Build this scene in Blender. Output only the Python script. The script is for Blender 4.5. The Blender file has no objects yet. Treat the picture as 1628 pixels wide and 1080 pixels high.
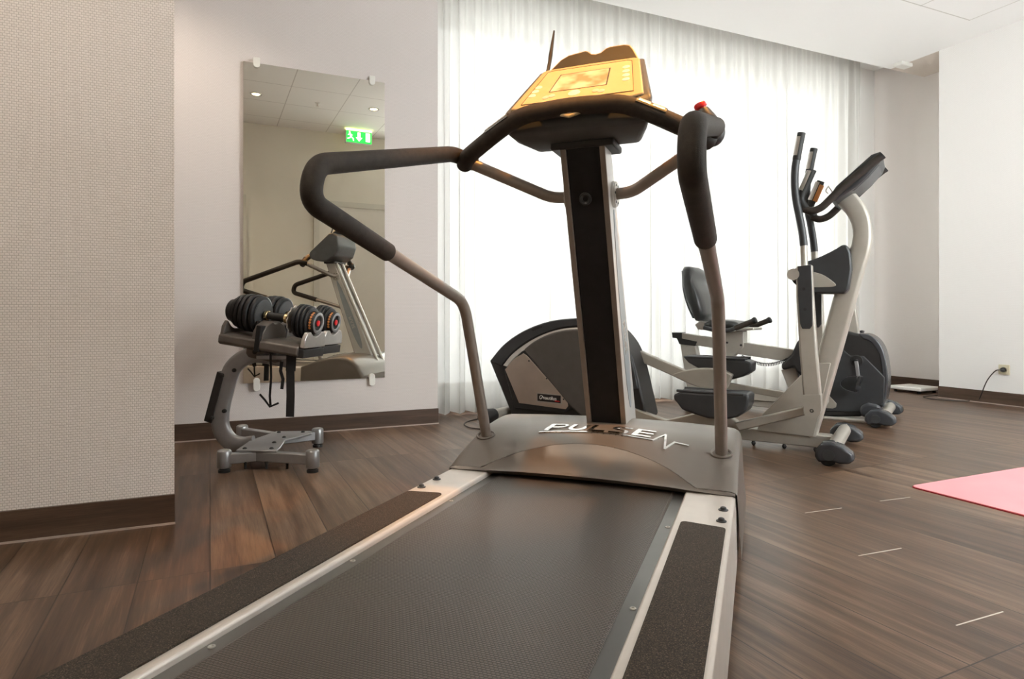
import bpy, bmesh, math, random
from mathutils import Vector, Matrix
random.seed(7)
SC = bpy.context.scene
COL = SC.collection
V = Vector
PI = math.pi

# ------------------------------------------------------------------ camera, sky, exposure
CAM_H = 0.75
cam_data = bpy.data.cameras.new('camera')
cam = bpy.data.objects.new('camera', cam_data); COL.objects.link(cam)
cam.location = (0, 0, CAM_H); cam.rotation_euler = (PI / 2, 0, 0)
cam_data.sensor_width = 36.0; cam_data.lens = 1000 / 1628 * 36.0
cam_data.shift_y = -40 / 1628; cam_data.clip_start = 0.02
SC.camera = cam

world = bpy.data.worlds.new('sky'); SC.world = world; world.use_nodes = True
wbg = world.node_tree.nodes['Background']
wbg.inputs[0].default_value = (0.985, 0.985, 1.0, 1); wbg.inputs[1].default_value = 9.5

SC.view_settings.view_transform = 'Standard'; SC.view_settings.look = 'None'
SC.view_settings.gamma = 1.0; SC.view_settings.use_curve_mapping = False
SC.view_settings.exposure = 0.48
SC.cycles.max_bounces = 10; SC.cycles.diffuse_bounces = 6; SC.cycles.transparent_max_bounces = 16
SC.cycles.sample_clamp_indirect = 6.0
SPOT_AMBER = 185.0      # halogen above the treadmill
SPOT_FILL = 45.0        # unseen ceiling lights added to brighten the left side

# ------------------------------------------------------------------ places
RX = V((0.9162, 0.4008, 0)); LX = V((-0.4008, 0.9162, 0)); ZX = V((0, 0, 1))
def Q(r, l, z=0.0): return RX * r + LX * l + ZX * z          # room axes: r along the window wall, l towards it
def at(px, py, d): return V(((px - 814) / 1000 * d, d, CAM_H - (py - 500) / 1000 * d))
def floor_at(px, py, z=0.0): return at(px, py, (CAM_H - z) * 1000 / (py - 500))
class Frame:
    """A machine's own axes: a forward, b sideways, z up."""
    def __init__(s, o, u, side):
        s.o = V((o[0], o[1], 0)); s.u = V((u[0], u[1], 0)).normalized()
        s.n = V((s.u.y, -s.u.x, 0)) * side
    def p(s, a, b, z): return s.o + s.u * a + s.n * b + ZX * z
    def px(s, x, y, b):                                    # the point of the upright plane b seen at a pixel
        r = V(((x - 814) / 1000, 1, 0)); d = (s.o + s.n * b).dot(s.n) / r.dot(s.n)
        return at(x, y, d)
    def poly(s, pts, b): return [s.px(x, y, b) for x, y in pts]

# ------------------------------------------------------------------ materials
def new_mat(name):
    m = bpy.data.materials.new(name); m.use_nodes = True
    nt = m.node_tree; b = nt.nodes['Principled BSDF']
    return m, nt, b
def node(nt, t, **kw):
    n = nt.nodes.new(t)
    for k, v in kw.items(): setattr(n, k, v)
    return n
def math_n(nt, op, a, b=None, c=None):
    n = node(nt, 'ShaderNodeMath', operation=op)
    for i, x in enumerate((a, b, c)):
        if x is None: continue
        if isinstance(x, (int, float)): n.inputs[i].default_value = x
        else: nt.links.new(x, n.inputs[i])
    return n.outputs[0]
def mixc(nt, f, a, b, blend='MIX'):
    n = node(nt, 'ShaderNodeMix', data_type='RGBA', blend_type=blend)
    for i, x in ((0, f), (6, a), (7, b)):
        if isinstance(x, (int, float)): n.inputs[i].default_value = x
        elif isinstance(x, tuple): n.inputs[i].default_value = (*x, 1) if len(x) == 3 else x
        else: nt.links.new(x, n.inputs[i])
    return n.outputs[2]
def coord(nt, rot=0.0, scale=(1, 1, 1), loc=(0, 0, 0)):
    tc = node(nt, 'ShaderNodeTexCoord'); mp = node(nt, 'ShaderNodeMapping')
    mp.vector_type = 'TEXTURE' if False else 'POINT'
    mp.inputs['Rotation'].default_value = (0, 0, rot); mp.inputs['Scale'].default_value = scale
    mp.inputs['Location'].default_value = loc
    nt.links.new(tc.outputs['Object'], mp.inputs['Vector']); return mp.outputs[0]
def noise(nt, vec, scale, detail=3, rough=0.55):
    n = node(nt, 'ShaderNodeTexNoise'); n.inputs['Scale'].default_value = scale
    n.inputs['Detail'].default_value = detail; n.inputs['Roughness'].default_value = rough
    if vec is not None: nt.links.new(vec, n.inputs['Vector'])
    return n.outputs[0]
def bump(nt, b, height, strength, dist):
    n = node(nt, 'ShaderNodeBump'); n.inputs['Strength'].default_value = strength
    n.inputs['Distance'].default_value = dist
    nt.links.new(height, n.inputs['Height']); nt.links.new(n.outputs[0], b.inputs['Normal'])
def ramp(nt, f, stops):
    n = node(nt, 'ShaderNodeValToRGB'); e = n.color_ramp.elements
    while len(e) < len(stops): e.new(0.5)
    for el, (p, c) in zip(e, stops): el.position = p; el.color = (*c, 1)
    nt.links.new(f, n.inputs[0]); return n.outputs[0]
def mat(name, col, rough=0.5, metal=0.0, var=0.0, vscale=8.0, bmp=0.0, bscale=400.0, spec=0.5, coat=0.0):
    m, nt, b = new_mat(name)
    b.inputs['Base Color'].default_value = (*col, 1); b.inputs['Roughness'].default_value = rough
    b.inputs['Metallic'].default_value = metal; b.inputs['Specular IOR Level'].default_value = spec
    b.inputs['Coat Weight'].default_value = coat
    c = coord(nt)
    f = noise(nt, c, vscale)
    dark = tuple(x * (1 - var) for x in col); lite = tuple(min(1, x * (1 + var)) for x in col)
    nt.links.new(ramp(nt, f, [(0.3, dark), (0.7, lite)]), b.inputs['Base Color'])
    if bmp: bump(nt, b, noise(nt, c, bscale, 2), bmp, 0.001)
    return m
def emit(name, col, s):
    m, nt, b = new_mat(name)
    b.inputs['Base Color'].default_value = (*col, 1); b.inputs['Emission Color'].default_value = (*col, 1)
    b.inputs['Emission Strength'].default_value = s; return m

M = {}
M['foam'] = mat('foam', (0.030, 0.023, 0.018), 0.62, 0, 0.25, 60, 0.55, 900, 0.35)
M['taupe'] = mat('taupe_paint', (0.30, 0.255, 0.225), 0.38, 0.55, 0.05, 30, 0.08, 900)
M['rail'] = mat('rail_paint', (0.66, 0.605, 0.56), 0.36, 0.30, 0.05, 12, 0.05, 700)
M['hood'] = mat('hood_paint', (0.170, 0.148, 0.130), 0.36, 0.30, 0.06, 6, 0.12, 900)
M['black'] = mat('black_plastic', (0.020, 0.019, 0.019), 0.45, 0, 0.15, 30, 0.10, 600, 0.4)
M['panel_dark'] = mat('column_panel', (0.016, 0.015, 0.016), 0.55, 0, 0.15, 30, 0.25, 900, 0.2)
M['charcoal'] = mat('charcoal_plastic', (0.030, 0.032, 0.035), 0.42, 0, 0.12, 20, 0.12, 700)
M['bluegrey'] = mat('console_shell', (0.070, 0.074, 0.078), 0.42, 0, 0.1, 20, 0.15, 700)
M['strip'] = mat('strip_metal', (0.16, 0.155, 0.15), 0.34, 0.75, 0.05, 12)
M['face'] = mat('console_face', (0.48, 0.37, 0.21), 0.45, 0.1, 0.04, 20, 0.06, 900)  # amber lamplight put into the face and overlay colours
M['face_lit'] = mat('console_overlay', (0.58, 0.44, 0.25), 0.36, 0.05, 0.03, 20)
M['button'] = mat('console_button', (0.80, 0.76, 0.70), 0.35, 0, 0.02, 20)
M['button_pink'] = mat('console_button_rose', (0.66, 0.50, 0.47), 0.35, 0, 0.02, 20)
M['silver'] = mat('satin_silver', (0.55, 0.53, 0.50), 0.32, 0.75, 0.05, 20)
M['col_side'] = mat('column_side', (0.55, 0.54, 0.52), 0.34, 0.35, 0.04, 12, 0.05, 700)
M['decal'] = mat('column_decal', (0.30, 0.34, 0.37), 0.35, 0.3, 0.03, 20)
M['chrome'] = mat('chrome', (0.78, 0.78, 0.77), 0.10, 1.0, 0.0)
M['red'] = mat('red_plastic', (0.65, 0.012, 0.015), 0.35, 0, 0.05, 20)
M['white'] = mat('white_plastic', (0.78, 0.77, 0.73), 0.40, 0, 0.02, 20)
M['champagne'] = mat('champagne_paint', (0.40, 0.375, 0.33), 0.36, 0.30, 0.05, 12, 0.05, 600)
M['dome'] = mat('flywheel_dome', (0.085, 0.075, 0.068), 0.42, 0.15, 0.08, 16, 0.10, 700)
M['plate'] = mat('brushed_plate', (0.60, 0.52, 0.46), 0.28, 0.85, 0.06, 10)
M['steel'] = mat('stand_steel', (0.32, 0.32, 0.325), 0.34, 0.6, 0.06, 20, 0.06, 700)
M['rubber'] = mat('rubber', (0.012, 0.012, 0.012), 0.6, 0, 0.2, 30)
M['iron'] = mat('dumbbell_plate', (0.016, 0.016, 0.018), 0.45, 0.0, 0.2, 25, 0.15, 500, 0.35)
M['tray'] = mat('tray_plastic', (0.135, 0.118, 0.105), 0.42, 0.25, 0.10, 20)
M['strap'] = mat('strap_web', (0.010, 0.010, 0.011), 0.75, 0, 0.2, 60, 0.3, 1200)
M['cream_plastic'] = mat('cream_plastic', (0.62, 0.57, 0.42), 0.4, 0, 0.02, 20)
M['brass'] = mat('brass', (0.75, 0.60, 0.34), 0.25, 1.0, 0.03)
M['orange'] = mat('amber_tint', (0.55, 0.20, 0.05), 0.5, 0, 0.1)
M['label'] = mat('badge_black', (0.014, 0.010, 0.010), 0.35, 0, 0.05)
M['wheel'] = mat('wheel_pod', (0.055, 0.058, 0.065), 0.24, 0.2, 0.08, 20)
M['vinyl'] = mat('seat_vinyl', (0.022, 0.024, 0.024), 0.36, 0, 0.1, 20, 0.1, 500)
M['door'] = mat('door_paint', (0.66, 0.62, 0.55), 0.5, 0, 0.02)
M['frame'] = mat('door_frame', (0.58, 0.55, 0.48), 0.5, 0, 0.02)
M['window_frame'] = mat('window_frame', (0.72, 0.72, 0.70), 0.4, 0, 0.02)
M['lens'] = emit('lamp_lens', (1.0, 0.78, 0.48), 14.0)
M['green'] = emit('sign_green', (0.02, 0.55, 0.07), 1.6)
M['signwhite'] = emit('sign_white', (0.95, 1.0, 0.75), 2.2)
M['signglow'] = emit('sign_tube', (0.95, 1.0, 0.35), 4.0)
M['bead'] = mat('floor_bead', (0.42, 0.34, 0.30), 0.5, 0, 0.05)
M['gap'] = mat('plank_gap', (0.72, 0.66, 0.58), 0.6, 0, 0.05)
M['pinkmat'] = mat('yoga_mat', (0.88, 0.34, 0.365), 0.62, 0, 0.04, 3, 0.25, 700, 0.3)
M['matred'] = mat('yoga_mat_edge', (0.40, 0.015, 0.03), 0.7, 0, 0.04)
M['cord'] = mat('cord', (0.05, 0.04, 0.035), 0.5)
M['paper'] = mat('paper', (0.75, 0.72, 0.66), 0.6, 0, 0.02)

def mirror_mat():
    m, nt, b = new_mat('mirror_silver')
    b.inputs['Base Color'].default_value = (0.80, 0.79, 0.72, 1); b.inputs['Metallic'].default_value = 1
    b.inputs['Roughness'].default_value = 0.0; return m
M['mirror'] = mirror_mat()
def screen_mat():
    m, nt, b = new_mat('console_screen')
    f = noise(nt, coord(nt), 14, 2)
    nt.links.new(ramp(nt, f, [(0.38, (0.42, 0.28, 0.16)), (0.62, (0.72, 0.62, 0.48))]), b.inputs['Base Color'])  # blotchy amber stands in for reflections on the screen
    b.inputs['Roughness'].default_value = 0.18; return m
M['screen'] = screen_mat()
def glass_mat():
    m = bpy.data.materials.new('window_glass'); m.use_nodes = True; nt = m.node_tree; nt.nodes.clear()
    o = node(nt, 'ShaderNodeOutputMaterial'); mx = node(nt, 'ShaderNodeMixShader')
    t = node(nt, 'ShaderNodeBsdfTransparent'); g = node(nt, 'ShaderNodeBsdfGlossy')
    t.inputs[0].default_value = (0.95, 0.97, 0.96, 1); g.inputs['Roughness'].default_value = 0.02
    mx.inputs[0].default_value = 0.06
    nt.links.new(t.outputs[0], mx.inputs[1]); nt.links.new(g.outputs[0], mx.inputs[2])
    nt.links.new(mx.outputs[0], o.inputs[0]); return m
M['glass'] = glass_mat()
def curtain_mat():
    m = bpy.data.materials.new('sheer_voile'); m.use_nodes = True; nt = m.node_tree; nt.nodes.clear()
    o = node(nt, 'ShaderNodeOutputMaterial'); m1 = node(nt, 'ShaderNodeMixShader'); m2 = node(nt, 'ShaderNodeMixShader')
    d = node(nt, 'ShaderNodeBsdfDiffuse'); t = node(nt, 'ShaderNodeBsdfTranslucent'); x = node(nt, 'ShaderNodeBsdfTransparent')
    d.inputs[0].default_value = (0.88, 0.85, 0.80, 1); t.inputs[0].default_value = (0.175, 0.171, 0.161, 1)
    m1.inputs[0].default_value = 0.60; m2.inputs[0].default_value = 0.02
    nt.links.new(d.outputs[0], m1.inputs[1]); nt.links.new(t.outputs[0], m1.inputs[2])
    nt.links.new(m1.outputs[0], m2.inputs[1]); nt.links.new(x.outputs[0], m2.inputs[2])
    nt.links.new(m2.outputs[0], o.inputs[0]); return m
M['curtain'] = curtain_mat()

def wallpaper(name, c1, c2, along, bs=0.6):
    """Woven glass-fibre wallpaper: short staggered weft threads."""
    m, nt, b = new_mat(name)
    tc = node(nt, 'ShaderNodeTexCoord')
    dp = node(nt, 'ShaderNodeVectorMath', operation='DOT_PRODUCT'); nt.links.new(tc.outputs['Object'], dp.inputs[0])
    dp.inputs[1].default_value = along
    sp = node(nt, 'ShaderNodeSeparateXYZ'); nt.links.new(tc.outputs['Object'], sp.inputs[0])
    cb = node(nt, 'ShaderNodeCombineXYZ'); nt.links.new(dp.outputs['Value'], cb.inputs[0]); nt.links.new(sp.outputs[2], cb.inputs[1])
    br = node(nt, 'ShaderNodeTexBrick'); nt.links.new(cb.outputs[0], br.inputs['Vector'])
    br.inputs['Color1'].default_value = (1, 1, 1, 1); br.inputs['Color2'].default_value = (0.75, 0.75, 0.75, 1)
    br.inputs['Mortar'].default_value = (0, 0, 0, 1); br.inputs['Scale'].default_value = 1.0
    br.inputs['Mortar Size'].default_value = 0.0018; br.inputs['Mortar Smooth'].default_value = 1.0
    br.inputs['Brick Width'].default_value = 0.0125; br.inputs['Row Height'].default_value = 0.0085
    st = node(nt, 'ShaderNodeMapping'); st.inputs['Scale'].default_value = (25, 140, 1); nt.links.new(cb.outputs[0], st.inputs[0])
    nz = noise(nt, st.outputs[0], 1.0, 3)
    h = math_n(nt, 'MULTIPLY', br.outputs[0], math_n(nt, 'ADD', math_n(nt, 'MULTIPLY', nz, 0.8), 0.5))
    nt.links.new(ramp(nt, h, [(0.0, c2), (0.75, c1)]), b.inputs['Base Color'])
    b.inputs['Roughness'].default_value = 0.75; b.inputs['Specular IOR Level'].default_value = 0.25
    bump(nt, b, h, bs, 0.002); return m
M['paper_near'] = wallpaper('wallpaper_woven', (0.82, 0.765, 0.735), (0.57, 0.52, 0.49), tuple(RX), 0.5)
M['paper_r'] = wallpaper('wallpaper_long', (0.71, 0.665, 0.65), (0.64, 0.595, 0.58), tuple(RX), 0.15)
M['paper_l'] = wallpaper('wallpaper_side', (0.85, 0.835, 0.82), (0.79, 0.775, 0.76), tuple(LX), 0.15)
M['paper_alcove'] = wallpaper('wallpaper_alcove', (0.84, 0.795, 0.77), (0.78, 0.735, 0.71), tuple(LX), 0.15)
M['plain'] = mat('plain_beige', (0.66, 0.59, 0.53), 0.8, 0, 0.02, 2, 0, 100, 0.2)
M['white_paint'] = mat('white_paint', (0.82, 0.81, 0.79), 0.8, 0, 0.02, 2, 0, 100, 0.2)
M['cream'] = mat('cream_wall', (0.70, 0.66, 0.58), 0.8, 0, 0.02, 2, 0, 100, 0.2)

def wood(name, rot, planks=True, c=((0.043, 0.023, 0.014), (0.113, 0.066, 0.041), (0.235, 0.152, 0.101)), rough=0.33, zgrain=False):
    m, nt, b = new_mat(name)
    vec = coord(nt, rot)
    if zgrain:
        sp0 = node(nt, 'ShaderNodeSeparateXYZ'); nt.links.new(vec, sp0.inputs[0])
        cb0 = node(nt, 'ShaderNodeCombineXYZ'); nt.links.new(sp0.outputs[0], cb0.inputs[0]); nt.links.new(sp0.outputs[2], cb0.inputs[1])
        vec = cb0.outputs[0]
    br = node(nt, 'ShaderNodeTexBrick'); nt.links.new(vec, br.inputs['Vector'])
    br.offset = 0.37; br.offset_frequency = 1
    br.inputs['Scale'].default_value = 1; br.inputs['Brick Width'].default_value = 1.25; br.inputs['Row Height'].default_value = 0.183
    br.inputs['Mortar Size'].default_value = 0.0021; br.inputs['Mortar Smooth'].default_value = 0.3; br.inputs['Bias'].default_value = 0
    br.inputs['Color1'].default_value = (0, 0, 0, 1); br.inputs['Color2'].default_value = (1, 1, 1, 1); br.inputs['Mortar'].default_value = (0.5, 0.5, 0.5, 1)
    off = node(nt, 'ShaderNodeVectorMath', operation='ADD')
    sc_ = node(nt, 'ShaderNodeVectorMath', operation='SCALE'); nt.links.new(br.outputs[0], sc_.inputs[0]); sc_.inputs['Scale'].default_value = 7.0
    nt.links.new(vec, off.inputs[0])
    if planks: nt.links.new(sc_.outputs[0], off.inputs[1])
    mp = node(nt, 'ShaderNodeMapping'); mp.inputs['Scale'].default_value = (1.6, 26, 3); nt.links.new(off.outputs[0], mp.inputs[0])
    g1 = noise(nt, mp.outputs[0], 1.0, 6, 0.6)
    mp2 = node(nt, 'ShaderNodeMapping'); mp2.inputs['Scale'].default_value = (9, 260, 3); nt.links.new(off.outputs[0], mp2.inputs[0])
    g2 = noise(nt, mp2.outputs[0], 1.0, 3, 0.6)
    mp3 = node(nt, 'ShaderNodeMapping'); mp3.inputs['Scale'].default_value = (0.9, 5, 1); nt.links.new(off.outputs[0], mp3.inputs[0])
    g3 = noise(nt, mp3.outputs[0], 1.0, 2)
    f = math_n(nt, 'ADD', math_n(nt, 'MULTIPLY', g1, 0.55), math_n(nt, 'ADD', math_n(nt, 'MULTIPLY', g2, 0.30), math_n(nt, 'MULTIPLY', g3, 0.25)))
    if planks:
        f = math_n(nt, 'ADD', f, math_n(nt, 'MULTIPLY', math_n(nt, 'SUBTRACT', br.outputs[0], 0.5), 0.11))
    col = ramp(nt, f, [(0.40, c[0]), (0.55, c[1]), (0.70, c[2])])
    if planks: col = mixc(nt, math_n(nt, 'MULTIPLY', br.outputs['Fac'], 0.85), col, (0.02, 0.012, 0.008))
    nt.links.new(col, b.inputs['Base Color'])
    nt.links.new(math_n(nt, 'ADD', math_n(nt, 'MULTIPLY', g2, 0.16), rough - 0.06), b.inputs['Roughness'])
    bump(nt, b, math_n(nt, 'SUBTRACT', f, math_n(nt, 'MULTIPLY', br.outputs['Fac'], 0.6 if planks else 0.0)), 0.22, 0.0015)
    return m
PLANK_DIR = V((-0.48, 1, 0)).normalized()
M['floor'] = wood('plank_floor', -math.atan2(PLANK_DIR.y, PLANK_DIR.x))
M['base_r'] = wood('baseboard_wood', -math.atan2(RX.y, RX.x), False, ((0.036, 0.019, 0.011), (0.070, 0.040, 0.025), (0.115, 0.070, 0.045)), 0.5, True)
M['base_l'] = wood('baseboard_wood_side', -math.atan2(LX.y, LX.x), False, ((0.036, 0.019, 0.011), (0.070, 0.040, 0.025), (0.115, 0.070, 0.045)), 0.5, True)

def ceiling_mat():
    m, nt, b = new_mat('ceiling_tiles')
    vec = coord(nt, -math.atan2(RX.y, RX.x)); sp = node(nt, 'ShaderNodeSeparateXYZ'); nt.links.new(vec, sp.inputs[0])
    def line(v, o):
        f = math_n(nt, 'FRACT', math_n(nt, 'DIVIDE', math_n(nt, 'SUBTRACT', v, o - 0.003), 0.6))
        return math_n(nt, 'LESS_THAN', f, 0.016)
    x, y = sp.outputs[0], sp.outputs[1]
    l = math_n(nt, 'MAXIMUM', line(x, 5.428), line(y, 3.176))
    l = math_n(nt, 'MULTIPLY', l, math_n(nt, 'MULTIPLY', math_n(nt, 'LESS_THAN', x, 5.437), math_n(nt, 'LESS_THAN', y, 3.185)))
    nt.links.new(mixc(nt, l, (0.88, 0.875, 0.865), (0.60, 0.58, 0.55)), b.inputs['Base Color'])
    b.inputs['Roughness'].default_value = 0.9; b.inputs['Specular IOR Level'].default_value = 0.1
    bump(nt, b, l, -0.3, 0.003); return m
M['ceiling'] = ceiling_mat()

def belt_mat():
    m, nt, b = new_mat('running_belt')
    vec = coord(nt)
    br = node(nt, 'ShaderNodeTexBrick'); nt.links.new(vec, br.inputs['Vector']); br.offset = 0.5
    br.inputs['Scale'].default_value = 1; br.inputs['Brick Width'].default_value = 0.0072; br.inputs['Row Height'].default_value = 0.0056
    br.inputs['Mortar Size'].default_value = 0.0015; br.inputs['Mortar Smooth'].default_value = 0.8
    br.inputs['Color1'].default_value = (1, 1, 1, 1); br.inputs['Color2'].default_value = (0.9, 0.9, 0.9, 1); br.inputs['Mortar'].default_value = (0, 0, 0, 1)
    worn = noise(nt, coord(nt, 0, (2.2, 0.8, 1)), 1.6, 4)
    c = mixc(nt, worn, (0.062, 0.049, 0.040), (0.150, 0.122, 0.100))
    c = mixc(nt, math_n(nt, 'MULTIPLY', math_n(nt, 'SUBTRACT', 1.0, br.outputs[0]), 0.75), c, (0.014, 0.012, 0.012))
    nt.links.new(c, b.inputs['Base Color'])
    nt.links.new(math_n(nt, 'ADD', math_n(nt, 'MULTIPLY', worn, 0.15), 0.29), b.inputs['Roughness'])
    bump(nt, b, br.outputs[0], 0.5, 0.0012); return m
M['belt'] = belt_mat()
def grit_mat():
    m, nt, b = new_mat('grip_tape')
    f = noise(nt, coord(nt), 420, 2, 0.7); g = noise(nt, coord(nt), 9, 3)
    c = ramp(nt, f, [(0.38, (0.012, 0.009, 0.007)), (0.58, (0.056, 0.038, 0.025)), (0.72, (0.19, 0.145, 0.105))])
    c = mixc(nt, math_n(nt, 'MULTIPLY', g, 0.2), c, (0.065, 0.050, 0.040))
    nt.links.new(c, b.inputs['Base Color']); b.inputs['Roughness'].default_value = 0.85
    bump(nt, b, f, 0.6, 0.001); return m
M['grit'] = grit_mat()

# ------------------------------------------------------------------ mesh building (all in world space, made local to the parent when linked)
INV = {}
def fillet(pts, r, n=7):
    out = [pts[0]]
    for i in range(1, len(pts) - 1):
        p0, p, p1 = pts[i - 1], pts[i], pts[i + 1]
        a, b = (p0 - p), (p1 - p)
        rr = r[i] if isinstance(r, (list, tuple)) else r
        d = min(rr, a.length * 0.48, b.length * 0.48)
        A, B = p + a.normalized() * d, p + b.normalized() * d
        for k in range(n + 1):
            t = k / n; out.append(A * (1 - t) ** 2 + p * 2 * t * (1 - t) + B * t * t)
    out.append(pts[-1]); return out
def catmull(pts, n=6):
    P = [pts[0] * 2 - pts[1]] + list(pts) + [pts[-1] * 2 - pts[-2]]; out = []
    for i in range(1, len(P) - 2):
        a, b, c, d = P[i - 1], P[i], P[i + 1], P[i + 2]
        for k in range(n):
            t = k / n
            out.append(0.5 * ((2 * b) + (c - a) * t + (2 * a - 5 * b + 4 * c - d) * t * t + (3 * b - a - 3 * c + d) * t ** 3))
    out.append(P[-2]); return out
class MB:
    def __init__(s): s.v = []; s.f = []; s.mi = []
    def add(s, vs, fs, mi=0):
        o = len(s.v); s.v += [V(x) for x in vs]
        for f in fs: s.f.append([i + o for i in f]); s.mi.append(mi)
        return s
    def prism(s, poly, ext, mi=0):
        n = len(poly); vs = list(poly) + [p + ext for p in poly]
        fs = [list(range(n)), list(range(2 * n - 1, n - 1, -1))] + [[i, i + n, (i + 1) % n + n, (i + 1) % n] for i in range(n)]
        return s.add(vs, fs, mi)
    def slab(s, F, pts, b0, b1, mi=0):                      # outline seen on the mid plane, given thickness b0..b1
        mid = (b0 + b1) / 2; p = F.poly(pts, mid)
        return s.prism([q + F.n * (b0 - mid) for q in p], F.n * (b1 - b0), mi)
    def slabf(s, F, pts, b0, b1, mi=0):                     # outline seen on the near face b1
        p = F.poly(pts, b1); return s.prism([q + F.n * (b0 - b1) for q in p], F.n * (b1 - b0), mi)
    def loft(s, rings, cap=True, mi=0):
        n = len(rings[0]); vs = [p for r in rings for p in r]; fs = []
        for k in range(len(rings) - 1):
            for i in range(n): fs.append([k * n + i, k * n + (i + 1) % n, (k + 1) * n + (i + 1) % n, (k + 1) * n + i])
        if cap: fs += [list(range(n - 1, -1, -1)), list(range((len(rings) - 1) * n, len(rings) * n))]
        return s.add(vs, fs, mi)
    def box(s, f, a, b, c, mi=0):
        vs = [f(x, y, z) for z in c for y in b for x in a]
        return s.add(vs, [[0, 2, 3, 1], [4, 5, 7, 6], [0, 1, 5, 4], [2, 6, 7, 3], [0, 4, 6, 2], [1, 3, 7, 5]], mi)
    def tube(s, path, r, n=16, cap=True, prof=None, up=None, mi=0):
        path = [V(p) for p in path]; P = [path[0]]
        for p in path[1:]:
            if (p - P[-1]).length > 1e-5: P.append(p)
        path = P; rings = []; N = len(path)
        for i, p in enumerate(path):
            t = (path[min(i + 1, N - 1)] - path[max(i - 1, 0)]).normalized()
            if i == 0:
                ref = V(up) if up is not None else (V((0, 0, 1)) if abs(t.z) < 0.9 else V((1, 0, 0)))
                x = ref - t * ref.dot(t)
            else: x = (V(up) if up is not None else x) ; x = x - t * x.dot(t)
            x.normalize(); y = t.cross(x)
            rad = r[i] if isinstance(r, (list, tuple)) else r
            if prof: rings.append([p + x * a + y * b for a, b in prof])
            else: rings.append([p + x * math.cos(2 * PI * k / n) * rad + y * math.sin(2 * PI * k / n) * rad for k in range(n)])
        return s.loft(rings, cap, mi)
    def lathe(s, c, ax, prof, n=32, mi=0, ref=None, cap=True):
        ax = V(ax).normalized(); ref = V(ref) if ref else (V((0, 0, 1)) if abs(ax.z) < 0.9 else V((1, 0, 0)))
        x = (ref - ax * ref.dot(ax)).normalized(); y = ax.cross(x)
        return s.loft([[c + ax * h + (x * math.cos(2 * PI * k / n) + y * math.sin(2 * PI * k / n)) * max(r, 1e-4) for k in range(n)] for h, r in prof], cap, mi)
    def ball(s, c, r, sx=1, sy=1, sz=1, n=20, m=12, ax=None):
        X, Y, Z = ax if ax else (V((1, 0, 0)), V((0, 1, 0)), V((0, 0, 1)))
        rings = []
        for j in range(m + 1):
            th = PI * j / m
            rings.append([c + X * sx * r * max(math.sin(th), 1e-3) * math.cos(2 * PI * k / n) + Y * sy * r * max(math.sin(th), 1e-3) * math.sin(2 * PI * k / n) - Z * sz * r * math.cos(th) for k in range(n)])
        return s.loft(rings)
    def grid(s, fn, us, vs_, mi=0):
        nu, nv = len(us), len(vs_)
        return s.add([fn(u, v) for v in vs_ for u in us], [[j * nu + i, j * nu + i + 1, (j + 1) * nu + i + 1, (j + 1) * nu + i] for j in range(nv - 1) for i in range(nu - 1)], mi)
    def text(s, body, o, xd, yd, nd, size, ext=0.001, mi=0):
        cu = bpy.data.curves.new('t', 'FONT'); cu.body = body; cu.size = size; cu.align_x = 'CENTER'; cu.align_y = 'CENTER'; cu.extrude = ext; cu.resolution_u = 3
        ob = bpy.data.objects.new('t', cu); COL.objects.link(ob); dg = bpy.context.evaluated_depsgraph_get(); dg.update()
        me = bpy.data.meshes.new_from_object(ob.evaluated_get(dg))
        s.add([o + xd * v.co.x + yd * v.co.y + nd * v.co.z for v in me.vertices], [list(p.vertices) for p in me.polygons], mi)
        bpy.data.objects.remove(ob); bpy.data.curves.remove(cu); bpy.data.meshes.remove(me); return s
    def build(s, name, m, parent=None, bevel=0.0, ang=38, label=None, seg=2, recalc=True):
        me = bpy.data.meshes.new(name)
        inv = INV.get(parent.name, Matrix()) if parent else Matrix()
        me.from_pydata([inv @ v for v in s.v], [], s.f)
        for x in (m if isinstance(m, (list, tuple)) else [m]): me.materials.append(x)
        for p, i in zip(me.polygons, s.mi): p.material_index = i
        bm = bmesh.new(); bm.from_mesh(me)
        if recalc: bmesh.ops.recalc_face_normals(bm, faces=bm.faces)
        for f in bm.faces: f.smooth = True
        bm.to_mesh(me); bm.free()
        me.set_sharp_from_angle(angle=math.radians(ang))
        o = bpy.data.objects.new(name, me); COL.objects.link(o)
        if parent: o.parent = parent; INV[o.name] = inv
        if bevel:
            b = o.modifiers.new('bevel', 'BEVEL'); b.width = bevel; b.segments = seg; b.limit_method = 'ANGLE'; b.angle_limit = math.radians(30)
            b.harden_normals = False
        if label: o['label'] = label
        return o
def tag(o, label, cat, group=None):
    o['label'] = label; o['category'] = cat
    if group: o['group'] = group
    return o
def thing(name, label, cat, loc, rot=0.0, group=None):
    o = bpy.data.objects.new(name, None); COL.objects.link(o); o.empty_display_size = 0.1
    o.location = loc; o.rotation_euler = (0, 0, rot)
    INV[o.name] = (Matrix.Translation(V(loc)) @ Matrix.Rotation(rot, 4, 'Z')).inverted()
    return tag(o, label, cat, group)
def struct(name, mb, m, parent=None, **k):
    o = mb.build(name, m, parent, **k)
    if parent is None: o['kind'] = 'structure'
    return o

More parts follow.
